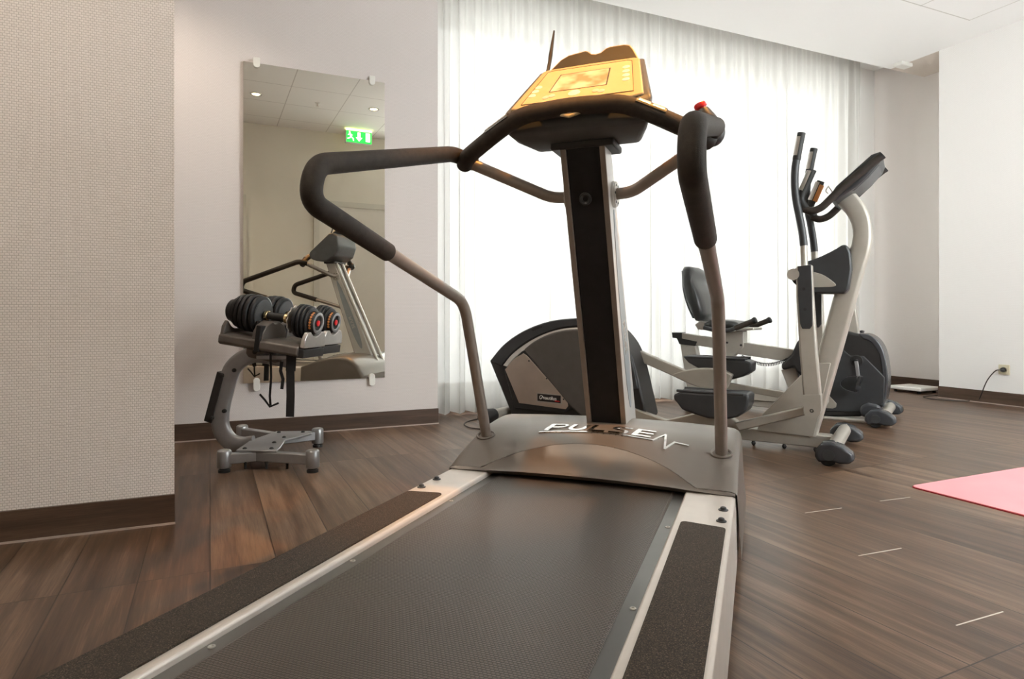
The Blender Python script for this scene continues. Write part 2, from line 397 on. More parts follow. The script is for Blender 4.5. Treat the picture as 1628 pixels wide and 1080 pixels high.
# ------------------------------------------------------------------ the room
H = 3.13; SLOT = 4.12; WIN_L = 4.657; R_REC = 6.312; R_WALL = 5.81; BACK_L = -0.16; LEFT_R = -2.6
fl = MB().box(Q, (LEFT_R - .2, R_REC + .2), (BACK_L - .2, WIN_L + .2), (-0.08, 0.0))
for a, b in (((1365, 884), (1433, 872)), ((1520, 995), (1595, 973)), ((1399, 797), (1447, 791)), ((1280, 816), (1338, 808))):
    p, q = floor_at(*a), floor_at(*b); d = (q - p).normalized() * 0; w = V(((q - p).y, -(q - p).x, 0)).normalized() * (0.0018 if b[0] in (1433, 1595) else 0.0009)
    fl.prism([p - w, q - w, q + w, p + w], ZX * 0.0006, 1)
struct('floor', fl, [M['floor'], M['gap']])
struct('ceiling', MB().box(Q, (LEFT_R - .2, R_WALL), (BACK_L - .2, SLOT), (H, H + .12)), M['ceiling'])
struct('trim_1', MB().box(Q, (R_WALL, R_REC + .2), (3.4, SLOT), (H, H + .12)), M['plain'])          # ceiling of the alcove, darker beige than the main ceiling
struct('trim_2', MB().box(Q, (1.0, R_REC + .2), (SLOT, WIN_L + .2), (H + .25, H + .35)), M['white_paint'])  # roof of the curtain pocket
struct('trim_3', MB().box(Q, (LEFT_R, R_REC + .2), (SLOT - .02, SLOT), (H + .12, H + .3)), M['white_paint'])
WB = 4.172; WB_R = 1.266
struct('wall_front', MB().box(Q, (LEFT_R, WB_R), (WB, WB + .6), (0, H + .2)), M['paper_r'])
wa = MB(); c1, c2 = -0.206, 2.563
wa.prism([Q(LEFT_R, c2), Q(c1, c2), Q(c1 - .022, c2 + .14), Q(LEFT_R, c2 + .14)], ZX * H)
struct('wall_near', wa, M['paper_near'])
struct('wall_left', MB().box(Q, (LEFT_R - .2, LEFT_R), (BACK_L - .2, WB + .6), (0, H)), M['cream'])
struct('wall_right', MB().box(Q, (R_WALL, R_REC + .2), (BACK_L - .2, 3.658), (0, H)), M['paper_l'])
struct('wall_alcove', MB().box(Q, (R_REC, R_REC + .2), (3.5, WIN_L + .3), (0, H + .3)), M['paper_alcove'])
V0, V1, VZ0, VZ1 = 2.35, 5.2, 0.85, 2.8                     # unseen window added for fill daylight, in the back wall to the right
wk = MB()
for r, z in (((LEFT_R, V0), (0, H)), ((V1, R_REC), (0, H)), ((V0, V1), (0, VZ0)), ((V0, V1), (VZ1, H))): wk.box(Q, r, (BACK_L - .2, BACK_L), z)
struct('wall_back', wk, M['cream'])
# window wall with its opening
W0, W1, WZ0, WZ1 = 1.42, 5.70, 0.14, 3.10
ww = MB()
ww.box(Q, (1.0, W0), (WIN_L, WIN_L + .25), (0, H + .3)); ww.box(Q, (W1, R_REC + .2), (WIN_L, WIN_L + .25), (0, H + .3))
ww.box(Q, (W0, W1), (WIN_L, WIN_L + .25), (0, WZ0)); ww.box(Q, (W0, W1), (WIN_L, WIN_L + .25), (WZ1, H + .3))
struct('wall_window', ww, M['white_paint'])
wf = MB(); NP = 4; pw = (W1 - W0) / NP
for z in ((WZ0, WZ0 + .06), (WZ1 - .06, WZ1)): wf.box(Q, (W0, W1), (WIN_L + .12, WIN_L + .19), z)
for k in range(NP + 1):
    x = W0 + pw * k; wf.box(Q, (max(W0, x - .035), min(W1, x + .035)), (WIN_L + .12, WIN_L + .19), (WZ0, WZ1))
win = struct('window_1', wf, M['window_frame'])
for k in range(NP):
    MB().box(Q, (W0 + pw * k + .03, W0 + pw * (k + 1) - .03), (WIN_L + .15, WIN_L + .156), (WZ0 + .05, WZ1 - .05)).build('pane', M['glass'], win)
MB().box(Q, (W0 - .05, W1 + .05), (WIN_L - .06, WIN_L + .12), (WZ0 - .03, WZ0)).build('window_sill', M['window_frame'], win, bevel=.005)
wf = MB()
for z in ((VZ0, VZ0 + .06), (VZ1 - .06, VZ1)): wf.box(Q, (V0, V1), (BACK_L - .17, BACK_L - .10), z)
for x in (V0 + .035, (V0 + V1) / 2, V1 - .035): wf.box(Q, (x - .035, x + .035), (BACK_L - .17, BACK_L - .10), (VZ0 + .06, VZ1 - .06))
fill_win = struct('fill_window', wf, M['window_frame'])
for a, b in ((V0, (V0 + V1) / 2), ((V0 + V1) / 2, V1)): MB().box(Q, (a + .06, b - .03), (BACK_L - .14, BACK_L - .134), (VZ0 + .05, VZ1 - .05)).build('pane', M['glass'], fill_win)
# baseboards, each with the pale bead of sealant along the floor
BH = 0.104
def baseboard(side, r, l, m):
    o = struct('baseboard_' + side, MB().box(Q, r, l, (0.0, BH)), m)
    return o
baseboard('near', (LEFT_R, c1 + .002), (c2 - .014, c2), M['base_r'])
baseboard('front', (LEFT_R, WB_R + .003), (WB - .014, WB), M['base_r'])
baseboard('right', (R_WALL - .014, R_WALL), (BACK_L, 3.66), M['base_l'])
baseboard('alcove', (R_REC - .014, R_REC), (3.66, WIN_L), M['base_l'])
baseboard('window', (WB_R, R_REC), (WIN_L - .014, WIN_L), M['base_r'])
baseboard('back', (LEFT_R, R_WALL), (BACK_L, BACK_L + .014), M['base_r'])
struct('trim_4', MB().box(Q, (LEFT_R, c1 + .004), (c2 - .021, c2 - .014), (0, .006)), M['bead'])
struct('trim_5', MB().box(Q, (LEFT_R, WB_R + .004), (WB - .021, WB - .014), (0, .006)), M['bead'])
struct('trim_6', MB().box(Q, (R_WALL - .021, R_WALL - .014), (BACK_L, 3.66), (0, .006)), M['bead'])

# ------------------------------------------------------------------ sheer curtains
def curtain(r0, r1, label, ph, wrap=False):
    n = int((r1 - r0) / 0.011); us = [r0 + (r1 - r0) * k / n for k in range(n + 1)]
    zs = [0.018, 0.05, 0.3, 0.8, 1.4, 2.0, 2.6, 2.95, 3.12, 3.16, H + .22]
    rnd = random.Random(ph); kn = [rnd.uniform(-1, 1) for _ in range(60)]
    def wob(x):
        i = int(x * 2.3) % 58; t = x * 2.3 - int(x * 2.3); t = t * t * (3 - 2 * t); return kn[i] * (1 - t) + kn[i + 1] * t
    def fn(r, z):
        x = r - r0; top = max(0.0, min(1.0, (z - 2.2) / 1.0)); low = max(0.0, 1 - z / 1.5)
        p1 = 2 * PI * x / 0.155 + 2.6 * wob(x) + ph; p2 = 2 * PI * x / 0.066 + 1.8 * wob(x + 7) + ph * 2
        off = 0.036 * (1 - .55 * top + .35 * low) * math.sin(p1 + .25 * z) * (0.75 + 0.35 * wob(x + 3)) + 0.010 * (0.6 + .7 * top) * math.sin(p2)
        e = min(1.0, (r - r0) / .05, (r1 - r) / .05); off *= e
        if wrap: off += .15 * max(0, (r - r1 + .06) / .06) ** 1.5
        dr = 0.010 * math.sin(p1 * 2 + .6) * e
        return Q(r + dr * (1 - top), 4.459 + off, z + 0.008 * math.sin(p1) * (1 if z < .1 else 0))
    c = MB().grid(fn, us, zs).build('sheer_curtain', M['curtain'], recalc=False, ang=80)
    return tag(c, label, 'curtain', 'sheer curtains across the window')
R_SEAM = 3.336
curtain(1.28, R_SEAM, 'white sheer curtain left of the seam, beside the mirror wall', 1.0)
curtain(R_SEAM + .0015, 5.90, 'white sheer curtain right of the seam, ending by the alcove on the right', 2.3, True)

# ------------------------------------------------------------------ things fixed to the room
# mirror on its four clips
MIR_R0, MIR_R1, MZ0, MZ1 = 0.035, 0.899, 0.331, 2.287
mir_yaw = math.radians(1.1)
mdir = (RX * math.cos(mir_yaw) + LX * math.sin(mir_yaw)); mnor = V((mdir.y, -mdir.x, 0))
mo = Q(MIR_R1, WB - 0.004) ; mw = MIR_R1 - MIR_R0
def mp_(x, y, z): return mo + mdir * (x - mw) + mnor * y + ZX * z
mr = MB().box(mp_, (0, mw), (0.0, .005), (MZ0, MZ1)).build('wall_mirror', M['mirror'])
tag(mr, 'tall frameless mirror clipped to the wall behind the dumbbell stand', 'mirror')
for x, z, s in ((.075, MZ1, 1), (mw - .085, MZ1, 1), (.075, MZ0, -1), (mw - .085, MZ0, -1)):
    c = MB(); pts = []
    for k in range(13): a = PI * k / 12; pts.append((x + .019 * math.cos(a + (PI if s > 0 else 0)), z - s * .012 + (.019 * math.sin(a + (PI if s > 0 else 0)))))
    pts += [(x - .019 * (1 if s < 0 else -1), z + s * .03), (x + .019 * (1 if s < 0 else -1), z + s * .03)] if s > 0 else [(x - .019, z + .04), (x + .019, z + .04)]
    if s < 0: pts = [(x + .019 * math.cos(PI * k / 10 + PI), z - .032 + .019 * math.sin(PI * k / 10 + PI)) for k in range(11)] + [(x + .019 * math.cos(PI * k / 10), z + .012 + .019 * math.sin(PI * k / 10)) for k in range(11)]
    c.prism([mp_(a, -.02 if False else .0055, b) for a, b in pts], mnor * .012)
    c.box(mp_, (x - .017, x + .017), (-.02, .006), (z + .004, z + .026) if s > 0 else (z - .026, z - .004))
    c.build('clip', M['white'], mr, bevel=.002)

AMB = (1.0, 0.43, 0.085)
def ceiling_light(p, label, power, col, angle, r=.045, blend=.6, aim=None):
    t = thing('ceiling_light', label, 'ceiling light', p, 0, 'recessed ceiling lights')
    MB().lathe(p, -ZX, [(0.0, r + .018), (.005, r + .016), (.006, r), (.002, r - .004), (0.0, r - .004)], 32).build('trim_ring', M['silver'], t)
    MB().lathe(p, -ZX, [(0.0005, r - .004), (.003, r - .006), (.0035, .001)], 28).build('lens', M['lens'], t)
    ld = bpy.data.lights.new('bulb', 'SPOT'); ld.energy = power; ld.color = col; ld.spot_size = math.radians(angle); ld.spot_blend = blend; ld.shadow_soft_size = .03
    lo = bpy.data.objects.new('bulb', ld); COL.objects.link(lo); lo.parent = t; lo.location = (0, 0, -.02)
    if aim is not None: lo.rotation_euler = (aim - p).to_track_quat('-Z', 'Y').to_euler()
    return t
def refl(px, py, z=H):                                     # a point seen in the mirror, on the ceiling
    d = (z - CAM_H) * 1000 / (500 - py); p = at(px, py, d)
    k = (p - mo).dot(mnor); q = p - mnor * 2 * k; q.z = z; return q
# ------------------------------------------------------------------ treadmill
TU = V((0.3642, 0.9313, 0)).normalized(); TV = V((TU.y, -TU.x, 0)); TS = -0.504
def T(s, t, z=0.0): return TV * (TS + s) + TU * t + ZX * z
tm = thing('treadmill', 'large grey treadmill in front, black belt and amber-lit console', 'treadmill', T(0, 1.5), math.atan2(TU.y, TU.x) - PI / 2)
P = 'deck'
RZ = .24
MB().box(T, (-.40, .40), (.32, 2.5), (.06, .205)).build('deck', M['black'], tm, bevel=.01)
MB().box(T, (-.278, .278), (.30, 2.3), (.205, .231)).build('belt', M['belt'], tm, bevel=.008)
for sd in (-1, 1):
    f = lambda a, b, c: T(sd * a, b, c)
    g = MB().box(f, (.276, .309), (.32, 2.1), (.20, .226)).build('guide_strip', M['strip'], tm, bevel=.001)
    for tt in (.75, 1.12, 1.58): MB().lathe(T(sd * .297, tt, .226), ZX, [(0, .006), (.0015, .006), (.002, .003), (.0005, .002)], 16).build('screw', M['silver'], g)
    rl = MB(); prof = [(.309, .235), (.313, RZ), (.438, RZ), (.4445, .234), (.4475, .19), (.450, .055), (.44, .05), (.309, .05)]
    rl.loft([[f(a, t, z) for a, z in prof] for t in (.30, .6, 1.2, 1.9, 2.1)])
    r = rl.build('side_rail', M['rail'], tm, bevel=.002)
    pts = [(.328, .34), (.433, .34), (.433, 1.565)] + [(.421 + .012 * math.cos(a), 1.565 + .012 * math.sin(a)) for a in (PI / 6, PI / 3, PI / 2)] + [(.340 + .012 * math.cos(a), 1.578 + .012 * math.sin(a)) for a in (PI / 2, 2 * PI / 3, 5 * PI / 6)] + [(.328, 1.575)]
    MB().prism([f(a, b, RZ - .001) for a, b in pts], ZX * .0045).build('foot_pad', M['grit'], r, bevel=.001)
    for tt in (1.63, 1.725):
        MB().lathe(f(.42, tt, RZ), ZX, [(0, .0125), (.002, .0125), (.003, .0085), (.008, .007), (.0095, .004), (.0096, .001)], 20).build('bolt', M['charcoal'], r)
    MB().box(f, (.27, .45), (.24, .32), (.03, .238)).build('rear_cap', M['black'], tm, bevel=.02)
# hood
HP = [(1.86, .246), (1.90, .264), (1.95, .283), (2.0, .301), (2.05, .317), (2.1, .330), (2.16, .342), (2.25, .351), (2.33, .352), (2.40, .340), (2.46, .300), (2.50, .255), (2.53, .19), (2.54, .15)]
def prof(t):
    if t <= HP[0][0]: return HP[0][1]
    for (a, za), (b, zb) in zip(HP, HP[1:]):
        if t <= b:
            u = (t - a) / (b - a); return za + (zb - za) * u
    return HP[-1][1]
def psm(t): return sum(prof(t + d) for d in (-.03, -.015, 0, .015, .03)) / 5
HW = .450; AW = .335
def hood_z(s, t):
    k = min(1, max(0, (t - 1.9) / .25)); a = abs(s) / HW
    z = psm(t) + .014 * k * (1 - a * a)
    e = max(0, abs(s) - (HW - .035)) / .035
    q = max(0, 1 - (s / AW) ** 2); f = max(0, min(1, (2.25 - t) / .27)); z += .036 * q * f * f * (3 - 2 * f)
    return z - .030 * (1 - math.sqrt(max(0, 1 - e * e))) * (.35 + .65 * k)
def arch(s): return 1.868 + (.108 * max(0, 1 - (s / AW) ** 2) ** .8 if abs(s) < AW else 0)
ss = [-HW, -HW + .004, -HW + .012, -HW + .02, -HW + .035] + [-.40 + .8 * k / 40 for k in range(41)] + [HW - .035, HW - .02, HW - .012, HW - .004, HW]
hd = MB(); nt_ = 26
cols = []
for s in ss:
    t0 = arch(s) ; col = [T(s, t0 + (2.54 - t0) * (k / nt_) ** 1.05, 0) for k in range(nt_ + 1)]
    for k in range(nt_ + 1):
        t = t0 + (2.54 - t0) * (k / nt_) ** 1.05; col[k].z = hood_z(s, t)
    cols.append(col)
rows = [[c[k] for c in cols] for k in range(nt_ + 1)]
vs = [p for r in rows for p in r]; n = len(ss)
fs = [[j * n + i, j * n + i + 1, (j + 1) * n + i + 1, (j + 1) * n + i] for j in range(nt_) for i in range(n - 1)]
hd.add(vs, fs)
for side in (0, -1):                                        # side skirts, a little wider at the foot
    e = [c for c in cols[side]]; sg = -1 if side == 0 else 1
    low = [p + TV * sg * .012 - ZX * (p.z - .06) for p in e]; mid = [p * 1.0 + TV * sg * .004 - ZX * (p.z - .06) * .35 for p in e]
    m_ = len(e); hd.add(e + mid + low, [[k, k + 1, m_ + k + 1, m_ + k] for k in range(m_ - 1)] + [[m_ + k, m_ + k + 1, 2 * m_ + k + 1, 2 * m_ + k] for k in range(m_ - 1)])
e = rows[-1]; low = [p + TU * .03 - ZX * (p.z - .05) for p in e]; hd.add(e + low, [[k, k + 1, n + k + 1, n + k] for k in range(n - 1)])
hood = hd.build('hood', M['hood'], tm, ang=40, recalc=True)
# scooped lip under the arch
sc_ = MB(); us = [-.445 + .89 * k / 60 for k in range(61)]
def lipz(s): return .243 + .012 * max(0, 1 - (s / .40) ** 2)
def scoop(s, v):
    t1 = arch(s); z1 = hood_z(s, t1); t0 = 1.858; z0 = lipz(s)
    t = t0 + (t1 - t0) * v; k = (t1 - t0) / .11
    return T(s, t, z0 + (z1 - .001 - z0) * (v ** (1 + 1.5 * k)) - .001 * math.sin(PI * v) * k)
sc_.grid(scoop, us, [k / 10 for k in range(11)])
sc_.grid(lambda s, v: T(s, 1.858 + .018 * v, lipz(s) - .014 * v), us, [0, .35, 1])
MBscoop = sc_.build('hood_lip', M['hood'], hood, ang=50)
# chrome lettering on the hood
def hpt(x, y, o=0.0):
    s, t = x, 2.052 + y; return T(s, t, hood_z(s, t) + o)
def ribbon(mb, pts, w, h=.004):
    pts = [((1 - k / m) * a[0] + k / m * b[0], (1 - k / m) * a[1] + k / m * b[1]) for a, b in zip(pts, pts[1:]) for m in [max(1, int(math.hypot(b[0] - a[0], b[1] - a[1]) / .02))] for k in range(m)] + [pts[-1]]
    for (x0, y0), (x1, y1) in zip(pts, pts[1:]):
        d = V((x1 - x0, y1 - y0, 0)); L = d.length
        if L < 1e-6: continue
        d /= L; nx, ny = -d.y * w / 2, d.x * w / 2; ex, ey = d.x * w * .3, d.y * w * .3
        q = [(x0 - ex + nx, y0 - ey + ny), (x0 - ex - nx, y0 - ey - ny), (x1 + ex - nx, y1 + ey - ny), (x1 + ex + nx, y1 + ey + ny)]
        a = [hpt(*p, -.001) for p in q]; b = [hpt(*p, h) for p in q]
        mb.add(a + b, [[3, 2, 1, 0], [4, 5, 6, 7]] + [[i, (i + 1) % 4, (i + 1) % 4 + 4, i + 4] for i in range(4)])
em = MB(); LH = .060; sl = .18
def L_(x0, pts): return [(x0 + x + sl * y, y + .012) for x, y in pts]
def arc(cx, cy, rx, ry, a0, a1, k=8): return [(cx + rx * math.cos(math.radians(a0 + (a1 - a0) * i / k)), cy + ry * math.sin(math.radians(a0 + (a1 - a0) * i / k))) for i in range(k + 1)]
ribbon(em, L_(-.182, [(0.006, 0), (0.006, LH)]), .018)
ribbon(em, L_(-.182, [(0.004, LH), (.040, LH)] + arc(.040, LH - .017, .020, .017, 90, -90) + [(.02, LH - .034)]), .011)
ribbon(em, L_(-.104, [(.006, LH), (.006, .022)] + arc(.030, .022, .024, .022, 180, 360) + [(.054, LH)]), .014)
ribbon(em, L_(-.030, [(.006, LH), (.006, 0), (.052, 0)]), .014)
ribbon(em, L_(.040, [(.058, LH)] + [(.026, LH)] + arc(.024, LH - .014, .019, .014, 90, 270) + arc(.036, .014, .020, .014, 90, -90) + [(.004, 0)]), .012)
ribbon(em, L_(.118, [(.008, 0), (.008, LH)]), .017)
for y in (0.002, LH / 2, LH - .002): ribbon(em, L_(.118, [(.008, y), (.058, y)]), .011)
ribbon(em, [(-.196, -.004), (.192, -.004)], .006)
ribbon(em, [(.190, -.006), (.222, .058), (.232, -.044), (.256, .010), (.298, .010)], .007)
em.build('emblem', M['chrome'], hood, ang=30)
# column: tapered, raked towards the runner
CF = [(2.226, .325), (1.868, 1.30)]; CB = [(2.40, .325), (1.955, 1.31)]
def cfront(z): u = (z - .325) / .975; return 2.226 + (1.868 - 2.226) * u
def cback(z): u = (z - .325) / .985; return 2.415 + (1.955 - 2.415) * u
cw = .071
cl = MB()
for a, b in ((-cw, -cw + .018), (cw - .018, cw)):
    cl.loft([[T(a, cfront(z), z), T(b, cfront(z), z), T(b, cback(z), z), T(a, cback(z), z)] for z in (.30, .8, 1.30)])
cl.loft([[T(-cw + .018, cfront(z) + .02, z), T(cw - .018, cfront(z) + .02, z), T(cw - .018, cback(z) - .004, z), T(-cw + .018, cback(z) - .004, z)] for z in (.30, 1.30)])
column = cl.build('column', M['col_side'], tm, bevel=.003)
fp_ = MB()
fp_.loft([[T(-cw + .0185, cfront(z) + .004, z), T(-cw + .027, cfront(z) + .0005, z), T(cw - .027, cfront(z) + .0005, z), T(cw - .0185, cfront(z) + .004, z), T(cw - .0185, cfront(z) + .021, z), T(-cw + .0185, cfront(z) + .021, z)] for z in (.305, .8, 1.29)])
fp_.build('front_panel', M['panel_dark'], column)
ed = MB()
for a in (-cw, cw - .0175):
    ed.loft([[T(a, cfront(z) - .002, z), T(a + .0175, cfront(z) - .002, z), T(a + .0175, cfront(z) + .004, z), T(a, cfront(z) + .004, z)] for z in (.32, 1.295)])
ed.build('edge_strip', M['taupe'], column, bevel=.001)
cn = (TU * -.975 - ZX * .358).normalized(); cn = V((TU.x * -.94, TU.y * -.94, -.345)).normalized()
zc = 1.115
MB().lathe(T(-.004, cfront(zc), zc), -cn if cn.dot(-TU) < 0 else cn, [(-.002, .021), (.004, .020), (.006, .015), (.001, .0085), (-.004, .008)], 28).build('jack_socket', M['charcoal'], column)
for sd in (-1, 1):                                          # oval decals and the raised name down both flanks
    dc = MB(); N = 30; pts = []
    for k in range(N):
        a = 2 * PI * k / N; zz = .75 + .34 * math.sin(a); w = .040 * math.cos(a) * (1 - .25 * math.sin(a)); mid = cfront(zz) * .45 + cback(zz) * .55
        pts.append(T(sd * (cw + .0002), mid + w, zz))
    dc.prism(pts, TV * sd * .0012).build('decal', M['decal'], column)
    nx = (T(0, cfront(.95) * .45 + cback(.95) * .55, .95) - T(0, cfront(.55) * .45 + cback(.55) * .55, .55)).normalized()
    tx = MB(); yd = nx.cross(TV * sd)
    tx.text('PULSE', T(sd * (cw + .0015), cfront(.67) * .45 + cback(.67) * .55, .67), -nx * 1, (TV * sd).cross(-nx), TV * sd, .047, .0012)
    tx.build('lettering', M['silver'], column)
# rear tubes of the column down behind the hood
rb = MB()
for a in (-.05, .05): rb.tube([T(a, cback(1.28) + .008, 1.28), T(a, cback(.13) + .032, .13)], .016, 14)
rb.build('rear_tube', M['silver'], column)
# handrails
HS = .3985
def rail_path(sd): return [T(sd * HS, 2.075, .27), T(sd * HS, 1.875, .79), T(sd * HS, 1.105, .995), T(sd * HS, 1.125, 1.078), T(sd * HS, 1.80, 1.262), T(sd * (HS - .035), 1.875, 1.245)]
def cut(path, fa, fb):
    L = [0]
    for a, b in zip(path, path[1:]): L.append(L[-1] + (b - a).length)
    tot = L[-1]; out = []
    def pt(x):
        for i in range(len(L) - 1):
            if L[i + 1] >= x: u = (x - L[i]) / max(1e-9, L[i + 1] - L[i]); return path[i].lerp(path[i + 1], u)
        return path[-1]
    out = [pt(fa)] + [p for p, l in zip(path, L) if fa < l < fb] + [pt(min(fb, tot))]
    return out, tot
for sd in (-1, 1):
    path = fillet(rail_path(sd), [0, .06, .075, .075, .10, 0], 9)
    tg = T(sd * HS, 1.42, .912); La = 0; best = 9; acc = 0
    for a, b in zip(path, path[1:]):
        L = (b - a).length; u = max(0, min(1, (tg - a).dot(b - a) / max(1e-9, L * L))); dd = (a.lerp(b, u) - tg).length
        if dd < best: best = dd; La = acc + L * u
        acc += L
    core, tot = cut(path, 0, 99)
    h = MB().tube(path, .0185, 20).build('handrail', M['taupe'], tm)
    fo, _ = cut(path, La, 99)
    fo[-1] = fo[-1] + (fo[-1] - fo[-2]).normalized() * .004
    ra = [.0245] * len(fo); ra[0] = .021
    fo.insert(1, fo[0].lerp(fo[1], min(1, .006 / max(1e-6, (fo[1] - fo[0]).length)))); ra.insert(1, .0245)
    MB().tube(fo, ra, 22).build('foam_grip', M['foam'], h)
    # socket ring in the hood
    bs = T(sd * HS, 2.052, hood_z(HS, 2.052)); nrm = V((0, 0, 1)) - TU * .28; nrm.normalize()
    MB().lathe(bs + ZX * .0005, nrm, [(-.012, .034), (.003, .034), (.004, .031), (.001, .027), (-.012, .027)], 30).build('socket_ring', M['hood'], h)
# foam covered cross bar in front of the console
cb = [T(-.378, 1.835, 1.232), T(-.355, 1.80, 1.245), T(-.225, 1.765, 1.31), T(-.15, 1.755, 1.343), T(0, 1.752, 1.352), T(.15, 1.755, 1.343), T(.225, 1.765, 1.31), T(.355, 1.80, 1.245), T(.378, 1.835, 1.232)]
bar = MB().tube(fillet(cb, .06, 6), .0255, 22).build('cross_bar', M['foam'], tm)
for sd in (-1, 1):                                          # pulse sensors
    c0 = T(sd * .222, 1.765, 1.312); dr = (T(sd * .29, 1.783, 1.278) - T(sd * .16, 1.757, 1.338)).normalized(); up_ = (ZX - TU * .35); up_ = (up_ - dr * up_.dot(dr)).normalized()
    path = [c0 + dr * x for x in (-.045, -.02, 0, .02, .045)]
    pr = [(.0262 * math.cos(a), .0262 * math.sin(a)) for a in [math.radians(-52 + 104 * k / 10) for k in range(11)]]; pr += [(.0245 * x / .0262, .0245 * y / .0262) for x, y in reversed(pr)]
    sm = MB().tube(path, 0, prof=pr, up=up_); sm.build('pulse_sensor', M['charcoal'], bar, bevel=.001)
    sm2 = MB()
    for x0, x1 in ((-.038, -.004), (.004, .038)):
        pr2 = [(.0272 * math.cos(a), .0272 * math.sin(a)) for a in [math.radians(-36 + 72 * k / 8) for k in range(9)]]; pr2 += [(.0255 * x / .0272, .0255 * y / .0272) for x, y in reversed(pr2)]
        sm2.tube([c0 + dr * x0, c0 + dr * x1], 0, prof=pr2, up=up_)
    sm2.build('sensor_plate', M['silver'], bar)
# support arms from the column out to the rails
for sd in (-1, 1):
    zf = 1.135; tf = (cfront(zf) * .35 + cback(zf) * .65)
    path = fillet([T(sd * .075, tf, zf), T(sd * .135, tf - .01, zf + .002), T(sd * .37, 1.86, 1.243)], .06, 8)
    a = MB().tube(path, .0185, 20).build('support_arm', M['taupe'], tm)
    MB().lathe(T(sd * cw, tf, zf), TV * sd, [(0, .042), (.008, .042), (.009, .040), (.012, .040), (.013, .036), (.013, .02)], 32).build('flange', M['silver'], a)
    for k in range(6):
        an = 2 * PI * k / 6; q = T(sd * (cw + .0125), tf + .031 * math.cos(an), zf + .031 * math.sin(an)); MB().lathe(q, TV * sd, [(0, .0042), (.002, .0042), (.002, .002), (.001, .001)], 10).build('screw', M['charcoal'], a)
# console
FB = (1.795, 1.372); FT = (1.985, 1.552)
fu = V((FT[0] - FB[0], FT[1] - FB[1], 0)); FL = fu.length; fu /= FL
FUP = (TU * fu.x + ZX * fu.y); FN = (TU * -fu.y + ZX * fu.x)
def FP(x, y, o=0.0): return T(x, FB[0], FB[1]) + FUP * y + FN * o
def ring(tz, hw, rr=.0):
    return tz, hw
prf = [((1.985, 1.552), .180), ((1.795, 1.372), .226), ((1.790, 1.345), .230), ((1.800, 1.302), .222), ((1.845, 1.283), .195), ((1.95, 1.278), .165), ((2.045, 1.33), .165), ((2.085, 1.43), .165), ((2.065, 1.53), .160), ((2.02, 1.562), .157)]
co = MB(); n = len(prf)
co.loft([[T(x * hw, t + .0 * x, z) for (t, z), hw in prf] for x in (-1, -.9, -.5, .5, .9, 1)])
console = co.build('console', M['bluegrey'], tm, bevel=.026, seg=5)
bz = [(-.203, .004), (-.10, -.022), (0, -.088), (.10, -.022), (.203, .004), (.159, FL - .003), (.140, FL + .006), (0, FL + .010), (-.140, FL + .006), (-.159, FL - .003)]
MB().prism([FP(x, y, -.004) for x, y in bz], FN * .010).build('face_panel', M['face'], console, bevel=.005, seg=3)
ov = [(-.172, .020), (.172, .020), (.138, FL - .022), (.125, FL - .014), (-.125, FL - .014), (-.138, FL - .022)]
MB().prism([FP(x, y, .005) for x, y in ov], FN * .0022).build('overlay', M['face_lit'], console, bevel=.001)
ol = MB().tube([FP(x, y, .0073) for x, y in ov + ov[:1]], .0011, 6).build('overlay_line', M['charcoal'], console)
so = [(-.095, .088), (.080, .088), (.072, .205), (-.083, .205)]
fr_ = [(-.099, .084), (.084, .084), (.076, .209), (-.087, .209)]
sf = MB(); a = [FP(x, y, .0074) for x, y in fr_]; b = [FP(x, y, .0074) for x, y in so]; c = [FP(x, y, .0060) for x, y in so]
sf.add(a + b + c, [[i, (i + 1) % 4, 4 + (i + 1) % 4, 4 + i] for i in range(4)] + [[4 + i, 4 + (i + 1) % 4, 8 + (i + 1) % 4, 8 + i] for i in range(4)])
sf.build('screen_bezel', M['charcoal'], console)
MB().prism([FP(x, y, .0070) for x, y in so], FN * .0007).build('display_screen', M['screen'], console)
for x, y in [(-.150, .075), (-.146, .103), (-.142, .131)] + [(.138, .105), (.134, .135), (.130, .165), (.126, .196)]:
    MB().lathe(FP(x, y, .007), FN, [(0, .0115), (.0015, .0112), (.002, .009), (.0021, .001)], 20).build('button', M['button'], console)
for x, y, r, k in ((-.100, .050, .011, 'button_pink'), (-.082, .057, .011, 'button_pink'), (-.012, .058, .019, 'button'), (.055, .054, .011, 'button_pink'), (.073, .047, .011, 'button_pink')):
    MB().lathe(FP(x, y, .007), FN, [(0, r), (.0015, r * .97), (.002, r * .8), (.0021, .001)], 22).build('button', M[k], console)
MB().lathe(FP(0, -.050, .005), FN, [(0, .022), (.002, .021), (.0025, .001)], 24).build('badge', M['button_pink'], console)
MB().box(T, (-.10, .10), (1.87, 2.0), (1.262, 1.285)).build('mount_plate', M['black'], console, bevel=.006)
bk = MB(); BU = (ZX * .93 + TU * .37).normalized()
def BP(x, y, o=0.0): return T(x, 2.005, 1.548) + BU * y + BU.cross(TV) * -o
bo = [(-.152, 0), (-.146, .018), (-.112, .060), (-.088, .074), (-.050, .080), (-.030, .083), (-.022, .078), (-.010, .066), (.006, .062), (.024, .066), (.040, .080), (.052, .084), (.100, .084), (.116, .078), (.128, .060), (.150, .012), (.152, 0)]
bk.prism([BP(x, y, 0) for x, y in bo], TU * .010)
for sd in (-1, 1): bk.prism([BP(sd * .150, .0), BP(sd * .146, .014), BP(sd * .146, .014) + TU * -.02 - ZX * .012, BP(sd * .15, 0) - TU * .02], TV * -sd * .01)
brest = bk.build('book_rest', M['rubber'], console, bevel=.002)
rim = MB().tube([BP(x, y, 0) + TU * .005 for x, y in bo[1:-1]], .0032, 8).build('rim', M['face'], console)  # amber rim stands in for the lit edge of the book rest
an0 = at(872, 108, 2.10); an1 = at(874, 98, 2.105); an2 = at(881, 49, 2.12)
